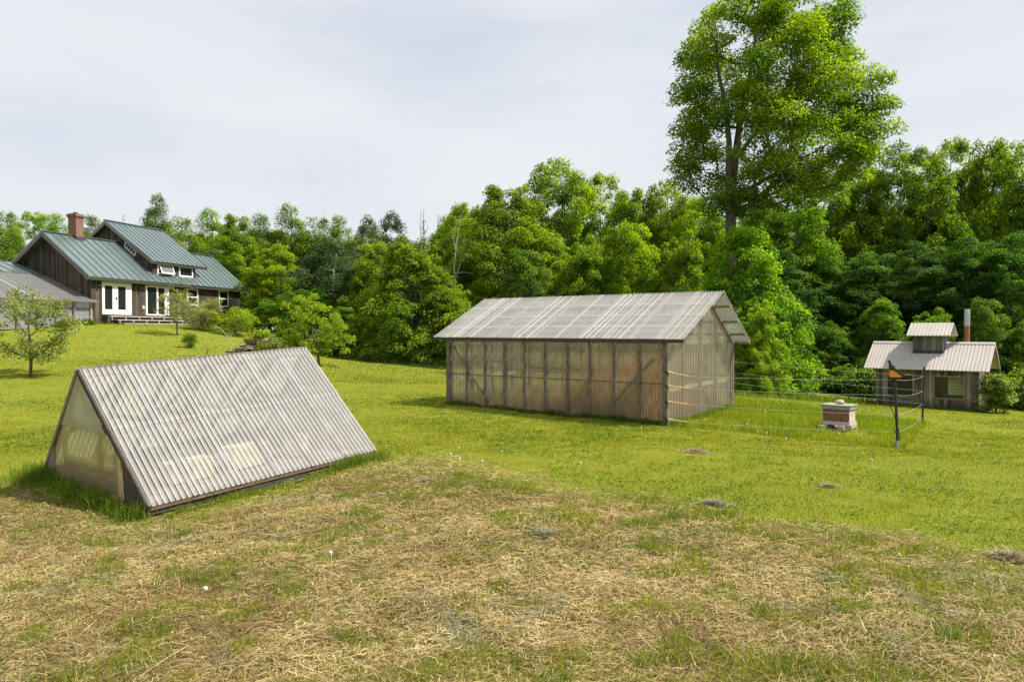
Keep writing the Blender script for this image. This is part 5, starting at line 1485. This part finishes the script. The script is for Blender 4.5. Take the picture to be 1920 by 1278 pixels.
def blades(rng, x, y, h, w, col, lean=0.45, bend=0.5):
    """standing blades, bent over: one quad and one tip triangle each"""
    n = len(x); z = ground_z(x, y) - 0.006
    a = rng.uniform(0, 2 * math.pi, n); la = rng.uniform(0, 2 * math.pi, n)
    ln = np.abs(rng.normal(0, lean, n)) * h
    sx, sy = np.cos(a) * w * 0.5, np.sin(a) * w * 0.5
    lx, ly = np.cos(la) * ln, np.sin(la) * ln
    v = np.empty((n, 5, 3), np.float32)
    v[:, 0] = np.c_[x - sx, y - sy, z]; v[:, 1] = np.c_[x + sx, y + sy, z]
    mx, my, mz = x + lx * 0.35, y + ly * 0.35, z + h * 0.6
    v[:, 2] = np.c_[mx + sx * 0.75, my + sy * 0.75, mz]; v[:, 3] = np.c_[mx - sx * 0.75, my - sy * 0.75, mz]
    v[:, 4] = np.c_[x + lx, y + ly, z + h * (1 - bend * np.minimum(1, (ln / h) ** 2) * 0.5)]
    base = np.arange(n)[:, None] * 5
    f = np.concatenate([base + np.array([0, 1, 2, 3, 3, 2, 4])], axis=1)
    cc = np.repeat(col[:, None, :], 5, axis=1).copy(); cc[:, 4] *= 1.15
    return v.reshape(-1, 3), f.ravel(), np.tile([4, 3], n), cc.reshape(-1, 3)

def strands(rng, x, y, ln, w, col, z0=0.004, zr=0.03, main=None, tilt=0.10):
    """cut stalks lying on the ground"""
    n = len(x); z = ground_z(x, y) + z0 + zr * rng.random(n) ** 2
    a = rng.uniform(0, 2 * math.pi, n) if main is None else main + rng.normal(0, 0.75, n)
    dx, dy, dz = np.cos(a) * ln / 2, np.sin(a) * ln / 2, rng.normal(0, tilt, n) * ln / 2
    bx, by = -np.sin(a) * w / 2, np.cos(a) * w / 2
    cv = rng.normal(0, 0.10, n) * ln
    v = np.empty((n, 6, 3), np.float32)
    for k, t in enumerate((-1, 0, 1)):
        ox, oy = (np.sin(a) * cv * (1 - t * t)), (-np.cos(a) * cv * (1 - t * t))
        zz = z + dz * t + (0.006 if t == 0 else 0)
        v[:, 2 * k] = np.c_[x + dx * t + bx + ox, y + dy * t + by + oy, zz]
        v[:, 2 * k + 1] = np.c_[x + dx * t - bx + ox, y + dy * t - by + oy, zz + 0.3 * w]
    base = np.arange(n)[:, None] * 6
    f = base + np.array([0, 1, 3, 2, 2, 3, 5, 4])
    cc = np.repeat(col[:, None, :], 6, axis=1)
    return v.reshape(-1, 3), f.ravel(), np.tile([4, 4], n), cc.reshape(-1, 3)

def join(parts):
    vs, fs, ns, cs = [], [], [], []; off = 0
    for v, f, n, c in parts:
        vs.append(v); fs.append(f + off); ns.append(n); cs.append(c); off += len(v)
    return np.concatenate(vs), np.concatenate(fs), np.concatenate(ns), np.concatenate(cs)

def pal_mix(rng, n, pal, t=None, j=0.22):
    pal = np.array(pal); t = rng.random(n) if t is None else np.clip(t, 0, 1)
    x = t * (len(pal) - 1); i = np.clip(x.astype(int), 0, len(pal) - 2); f = (x - i)[:, None]
    return (pal[i] * (1 - f) + pal[i + 1] * f) * rng.uniform(1 - j, 1 + j, (n, 1))

LAWN = [(0.066, 0.105, 0.007), (0.160, 0.192, 0.009), (0.250, 0.260, 0.013), (0.36, 0.315, 0.045)]
TALL = [(0.060, 0.120, 0.008), (0.120, 0.190, 0.012), (0.200, 0.250, 0.020)]
STRAW = [(0.095, 0.060, 0.022), (0.27, 0.180, 0.068), (0.43, 0.325, 0.130), (0.60, 0.50, 0.26)]
GREYH = [(0.15, 0.14, 0.085), (0.25, 0.235, 0.14), (0.36, 0.34, 0.22)]

rng = np.random.default_rng(100)
parts = []
# mown lawn, fine near by and coarser with distance
for n, d0, d1, hh, ww, pw in ((290000, 5.5, 16, 0.027, 0.0058, 1.0), (280000, 12, 30, 0.030, 0.011, 1.0), (100000, 26, 50, 0.042, 0.026, 1.0)):
    x, y = polar_pts(rng, n, d0, d1, power=pw)
    k = house_free(x, y) & (hay_amount(x, y) < rng.random(n) * 0.8)
    x, y = x[k], y[k]; m = len(x)
    t = 1.05 * (fbm(x, y, 0.45, 60, 3) - 0.5) + 0.6 * (fbm(x, y, 1.7, 64, 2) - 0.5) + 0.60 + 0.25 * vnoise(x, y, 5, 61) + rng.normal(0, 0.18, m) - 0.16 - 0.20 * np.clip((y - 20) / 14, 0, 1)
    h = hh * rng.uniform(0.6, 1.5, m) * (0.75 + 0.5 * vnoise(x, y, 2.3, 62))
    parts.append(blades(rng, x, y, h, np.full(m, ww) * rng.uniform(0.7, 1.3, m), pal_mix(rng, m, LAWN, t)))
tag(np_mesh('lawn_grass', *[join(parts)[i] for i in (0, 1, 2)], M['grass'], col=join(parts)[3]), kind='stuff')

# cut hay: stalks lying about, with grass coming through
parts = []
n = 420000
x, y = polar_pts(rng, n, 3.2, 13.5, 46, 0.85)
k = house_free(x, y) & (hay_amount(x, y) > rng.random(n)) & (green_patch(x, y) * 0.55 < rng.random(n))
x, y = x[k], y[k]; m = len(x)
t = 0.55 * fbm(x, y, 0.9, 70, 3) + 0.35 * vnoise(x, y, 6, 71) + rng.normal(0, 0.24, m) + 0.03
c = pal_mix(rng, m, STRAW, t)
g = vnoise(x, y, 1.9, 75) * 0.55 + 0.45 * vnoise(x, y, 5.1, 76) + rng.normal(0, 0.12, m) > 0.80
c[g] = pal_mix(rng, int(g.sum()), GREYH)
parts.append(strands(rng, x, y, rng.gamma(3, 0.016, m) + 0.020, 0.0019 + 0.00036 * y * rng.uniform(0.6, 1.3, m), c, zr=0.03, main=None))
# longer pale stalks combed one way in swaths
n = 30000
x, y = polar_pts(rng, n, 3.2, 10, 42, 0.85)
sw = fbm(x * 0.45 + y * 0.3, y - x * 0.5, 1.2, 80, 3)
k = house_free(x, y) & (hay_amount(x, y) > 0.6) & (sw > 0.50)
x, y = x[k], y[k]; m = len(x)
parts.append(strands(rng, x, y, rng.gamma(4, 0.034, m) + 0.05, 0.0015 + 0.0003 * y, pal_mix(rng, m, STRAW, rng.uniform(0.45, 1.0, m)), z0=0.015, zr=0.05, main=0.25))
tag(np_mesh('cut_hay', *[join(parts)[i] for i in (0, 1, 2)], M['straw'], col=join(parts)[3]), kind='stuff')

parts = []
n = 330000
x, y = polar_pts(rng, n, 3.2, 13, 46, 0.9)
gp = green_patch(x, y)
k = house_free(x, y) & (hay_amount(x, y) > 0.35) & (gp + 0.52 > rng.random(n) * 1.2)
x, y = x[k], y[k]; m = len(x); gp = gp[k]
h = (0.022 + 0.05 * gp * vnoise(x, y, 5, 82)) * rng.uniform(0.5, 1.6, m) + 0.01
parts.append(blades(rng, x, y, h, 0.0032 + 0.0004 * y, pal_mix(rng, m, [(0.08, 0.120, 0.010), (0.16, 0.195, 0.014), (0.26, 0.27, 0.025), (0.38, 0.33, 0.08)], rng.random(m) * 0.6 + 0.3 * vnoise(x, y, 2.5, 83)), lean=0.7))
# taller tufts here and there
for i in range(560):
    d = 3.6 + 8 * rng.random() ** 0.8; a = math.radians(rng.uniform(-41, 41)); cx, cy = d * math.tan(a), d
    if hay_amount([cx], [cy])[0] < 0.4 or green_patch(np.array([cx]), np.array([cy]))[0] < 0.35: continue
    m = int(rng.uniform(25, 110)); r = rng.uniform(0.05, 0.22)
    x, y = cx + rng.normal(0, r, m), cy + rng.normal(0, r * 0.8, m)
    parts.append(blades(rng, x, y, rng.uniform(0.06, 0.17) * rng.uniform(0.5, 1.2, m), np.full(m, 0.0045), pal_mix(rng, m, TALL, rng.random(m) * rng.uniform(0.4, 1)), lean=0.6))
tag(np_mesh('regrowing_grass', *[join(parts)[i] for i in (0, 1, 2)], M['grass'], col=join(parts)[3]), kind='stuff')

# unmown grass: round the cold frame, along the shed and in the fenced plot
parts = []
def tuft_line(p, q, wid, n, h, w, pal=TALL, lean=0.55):
    t = rng.random(n); o = rng.normal(0, wid, (n, 2))
    x = p[0] + (q[0] - p[0]) * t + o[:, 0]; y = p[1] + (q[1] - p[1]) * t + o[:, 1]
    k = house_free(x, y); x, y = x[k], y[k]; m = len(x)
    hh = h * rng.uniform(0.3, 1.15, m) * (0.5 + vnoise(x, y, 3, 90))
    parts.append(blades(rng, x, y, hh, np.full(m, w) * rng.uniform(0.6, 1.3, m), pal_mix(rng, m, pal), lean=lean, bend=0.8))
c = lambda u, v: AF(u, v, 0)[:2]
tuft_line(c(-0.10, 0.0), c(-0.12, 1.4), 0.09, 1000, 0.26, 0.009); tuft_line(c(-0.12, 1.2), c(-0.15, 3.1), 0.13, 1600, 0.19, 0.008)
tuft_line(c(-0.25, 2.5), c(-0.1, 3.3), 0.16, 800, 0.20, 0.008); tuft_line(c(0.1, -0.14), c(3.7, -0.14), 0.05, 1700, 0.10, 0.007); tuft_line(c(2.7, -0.1), c(3.75, -0.08), 0.06, 800, 0.16, 0.008)
tuft_line(c(0, -0.16), c(3.7, -0.25), 0.12, 2600, 0.06, 0.007, LAWN)
tuft_line(c(3.75, 0), c(3.8, 3), 0.08, 500, 0.2, 0.009)
s_at = lambda u, v: (SHED_M @ Vector((u, v, 0)))[:2]
tuft_line(s_at(0, -0.06), s_at(6.1, -0.05), 0.06, 3600, 0.13, 0.012, [(0.03, 0.07, 0.006), (0.07, 0.12, 0.01), (0.14, 0.18, 0.015)]); tuft_line(s_at(6.15, 0), s_at(6.15, 3.4), 0.06, 1100, 0.15, 0.012)
tuft_line(s_at(-0.05, 0), s_at(-0.05, 3.4), 0.06, 700, 0.16, 0.012)
# fenced plot
quad = [np.array(s_at(6.2, 0.0)), np.array([fx[0].x + .1, fx[0].y - .1]), np.array([fx[1].x + .1, fx[1].y]), np.array([fx[2].x, fx[2].y])]
n = 30000
u, v = rng.random(n), rng.random(n)
pts = (quad[0] * ((1 - u) * (1 - v))[:, None] + quad[1] * (u * (1 - v))[:, None] + quad[2] * (u * v)[:, None] + quad[3] * ((1 - u) * v)[:, None])
x, y = pts[:, 0], pts[:, 1]
k = house_free(x, y) & (np.hypot(x - hx, y - hy) > 0.30 + 0.5 * rng.random(n)) & (np.hypot((x - hx - 0.15) * 1.5, y - hy + 0.75) > 0.45 * rng.random(n) + 0.3); x, y = x[k], y[k]; m = len(x)
dens = vnoise(x, y, 1.6, 93)
parts.append(blades(rng, x, y, 0.14 * rng.uniform(0.4, 1.3, m) * (0.45 + 0.9 * dens), np.full(m, 0.011) * rng.uniform(0.7, 1.3, m), pal_mix(rng, m, [(0.075, 0.14, 0.008), (0.15, 0.22, 0.012), (0.24, 0.29, 0.02), (0.30, 0.30, 0.04)], rng.random(m) * 0.5 + 0.45 * vnoise(x, y, 0.9, 94)), lean=0.5))
# in front of the shack and at the forest edge
tuft_line((13.6, 28.0), (16.5, 25.8), 0.15, 700, 0.14, 0.02); tuft_line(P(1370, 600, 26)[:2], P(1640, 600, 29)[:2], 0.5, 2500, 0.22, 0.025); tuft_line(P(640, 600, 40)[:2], P(850, 600, 37)[:2], 0.4, 1500, 0.2, 0.03, [(0.02, 0.05, 0.006), (0.05, 0.09, 0.01)])
tuft_line((-24.1, 42.4), (-22.2, 50), 0.25, 700, 0.2, 0.03)
tag(np_mesh('tall_grass', *[join(parts)[i] for i in (0, 1, 2)], M['grass'], col=join(parts)[3]), kind='stuff')

# dry brown weeds standing inside the shed
parts = []
n = 9000
u = np.clip(rng.normal(4.1, 1.25, n), 0.2, 5.85); v = rng.uniform(0.2, 3.2, n)
w_ = np.array([(SHED_M @ Vector((a, b_, 0)))[:2] for a, b_ in zip(u, v)])
hgt = (0.35 + 0.95 * np.exp(-((u - 4.3) / 1.15) ** 2)) * rng.uniform(0.35, 1.2, n)
parts.append(blades(rng, w_[:, 0], w_[:, 1], hgt, np.full(n, 0.016), pal_mix(rng, n, [(0.30, 0.15, 0.07), (0.46, 0.26, 0.12), (0.56, 0.38, 0.19), (0.6, 0.48, 0.28)]), lean=0.5))
n = 2500
u = rng.uniform(0.1, 2.8, n); v = rng.uniform(0.15, 3.2, n)
w_ = np.array([(SHED_M @ Vector((a, b_, 0)))[:2] for a, b_ in zip(u, v)])
parts.append(blades(rng, w_[:, 0], w_[:, 1], 0.42 * rng.uniform(0.3, 1.3, n), np.full(n, 0.014), pal_mix(rng, n, [(0.16, 0.15, 0.05), (0.34, 0.27, 0.11), (0.42, 0.36, 0.2)]), lean=0.5))
tag(np_mesh('dried_weeds', *[join(parts)[i] for i in (0, 1, 2)], M['straw'], col=join(parts)[3]), kind='stuff')

# broad leaved weeds and clover scattered through lawn and hay
n = 26000
x, y = polar_pts(rng, n, 3.4, 22, 41, 1.0)
k = house_free(x, y) & (fbm(x, y, 0.8, 120, 3) > 0.5)
x, y = x[k], y[k]; m = len(x)
cx_ = rng.normal(0, 0.035, (m, 3, 2)); xs = (x[:, None] + cx_[:, :, 0]).ravel(); ys = (y[:, None] + cx_[:, :, 1]).ravel(); m3 = len(xs)
nn_ = rng.normal(0, 0.35, (m3, 3)); nn_[:, 2] += 1
v, c4 = leaf_arrays(rng, np.c_[xs, ys, ground_z(xs, ys) + rng.uniform(0.008, 0.035, m3)], nn_, rng.normal(size=(m3, 3)) * np.array([1, 1, 0.3]), rng.uniform(0.015, 0.035, m3) * (0.7 + ys * 0.05), pal_mix(rng, m3, [(0.05, 0.10, 0.008), (0.10, 0.165, 0.012), (0.19, 0.235, 0.018)]), 0.8)
tag(np_mesh('clover_and_weeds', v, np.arange(4 * m3), np.full(m3, 4), M['grass'], col=c4), kind='stuff')

# small heaps of raked grass
def heap(px, py, lx, ly, hz_, n, label, ang=0.0, pal=GREYH):
    r = np.random.default_rng(px)
    g = on_ground(px, py)
    a = r.uniform(0, 6.28, n); rr = np.minimum(np.abs(r.normal(0, 0.5, n)), 1.25)
    ux, uy = rr * np.cos(a) * lx / 2, rr * np.sin(a) * ly / 2
    x, y = g[0] + ux * math.cos(ang) - uy * math.sin(ang), g[1] + ux * math.sin(ang) + uy * math.cos(ang)
    v, f, nn, cc = strands(r, x, y, r.gamma(4, 0.022, n) + 0.04, np.full(n, 0.005), pal_mix(r, n, pal), z0=0.0, zr=0.0, tilt=0.35)
    lift = np.exp(-2.5 * rr ** 2) * 0.5 * hz_ * r.uniform(0.3, 1.0, n)
    v[:, 2] += np.repeat(lift, 6)
    o3 = np.array([g[0], g[1], gz(*g)])
    o = np_mesh('grass_heap', v - o3, f, nn, M['straw'], col=cc); o.location = o3
    tag(o, label, 'grass heap', 'small heaps of raked grass')
DH = [(0.17, 0.135, 0.075), (0.29, 0.235, 0.135), (0.44, 0.37, 0.23)]
heap(1305, 848, 0.62, 0.35, 0.06, 700, 'long brown raked heap on the lawn below the right end of the shed', -0.1, DH)
heap(1555, 913, 0.28, 0.2, 0.04, 260, 'small raked heap on the lawn below the beehive', 0, DH)
heap(1340, 948, 0.45, 0.3, 0.07, 520, 'grey raked heap on the line where hay meets lawn', -0.3, GREYH)
heap(1895, 1050, 0.42, 0.36, 0.10, 900, 'dark raked heap at the right border of the photo', -0.2, DH)
heap(800, 905, 0.7, 0.45, 0.06, 700, 'grey brown raked heap right of the cold frame corner', 0.3, DH)
heap(1020, 1010, 0.35, 0.25, 0.05, 420, 'grey raked heap in the middle of the hay', 0.5, GREYH)
heap(300, 1004, 0.2, 0.15, 0.05, 240, 'tiny dark raked heap in front of the cold frame corner', 0.2, DH)

# dandelion clocks
b = MB(); r = np.random.default_rng(12)
spots = [(620, 1056), (385, 1113), (845, 858)] + [(float(a), float(c_)) for a, c_ in zip(r.uniform(1400, 1720, 16), r.uniform(740, 830, 16))] + [(float(a), float(c_)) for a, c_ in zip(r.uniform(700, 1900, 12), r.uniform(790, 880, 12))]
for a, c_ in spots:
    g = on_ground(a, c_)
    if not house_free(np.array([g[0]]), np.array([g[1]]))[0]: continue
    z = gz(*g); hgt = r.uniform(0.03, 0.10); rad_ = r.uniform(0.010, 0.018)
    b.tube([(g[0], g[1], z), (g[0] + r.normal(0, .01), g[1], z + hgt)], 0.0025, 4, cap=False)
    b.tube([(g[0], g[1], z + hgt - rad_), (g[0], g[1], z + hgt - rad_ * .5), (g[0], g[1], z + hgt + rad_ * .5), (g[0], g[1], z + hgt + rad_)], [rad_ * .4, rad_, rad_, rad_ * .4], 7)
M['puff'] = mat_plain('dandelion down', (0.72, 0.70, 0.66), rough=1.0, noise=0.1)
tag(b.build('dandelion_clocks', M['puff']), kind='stuff')
# flowers by the lean-to
parts = []
n = 1500; hp = Vector((-24.326, 43.0)); lx_ = Vector((math.cos(1.321), math.sin(1.321)))
q = np.array([(-0.6 - 2.2 * a) for a in rng.random(n)]); off = rng.uniform(0.1, 0.9, n)
x = hp.x + lx_.x * q + lx_.y * off; y = hp.y + lx_.y * q - lx_.x * off
parts.append(blades(rng, x, y, rng.uniform(0.15, 0.42, n), np.full(n, 0.05), pal_mix(rng, n, TALL), lean=0.5))
n = 260; q = -0.6 - 2.2 * rng.random(n); off = rng.uniform(0.1, 0.9, n)
x = hp.x + lx_.x * q + lx_.y * off; y = hp.y + lx_.y * q - lx_.x * off
pz = ground_z(x, y) + rng.uniform(0.3, 0.48, n)
nn_ = rng.normal(size=(n, 3)); nn_[:, 2] += 1
v, c4 = leaf_arrays(rng, np.c_[x, y, pz], nn_, rng.normal(size=(n, 3)), np.full(n, 0.07), pal_mix(rng, n, [(0.35, 0.28, 0.5), (0.6, 0.5, 0.62)]), 0.9)
parts.append((v, np.arange(4 * n), np.full(n, 4), c4))
fb = np_mesh('flower_bed', *[join(parts)[i] for i in (0, 1, 2)], M['grass'], col=join(parts)[3])
tag(fb, kind='stuff')
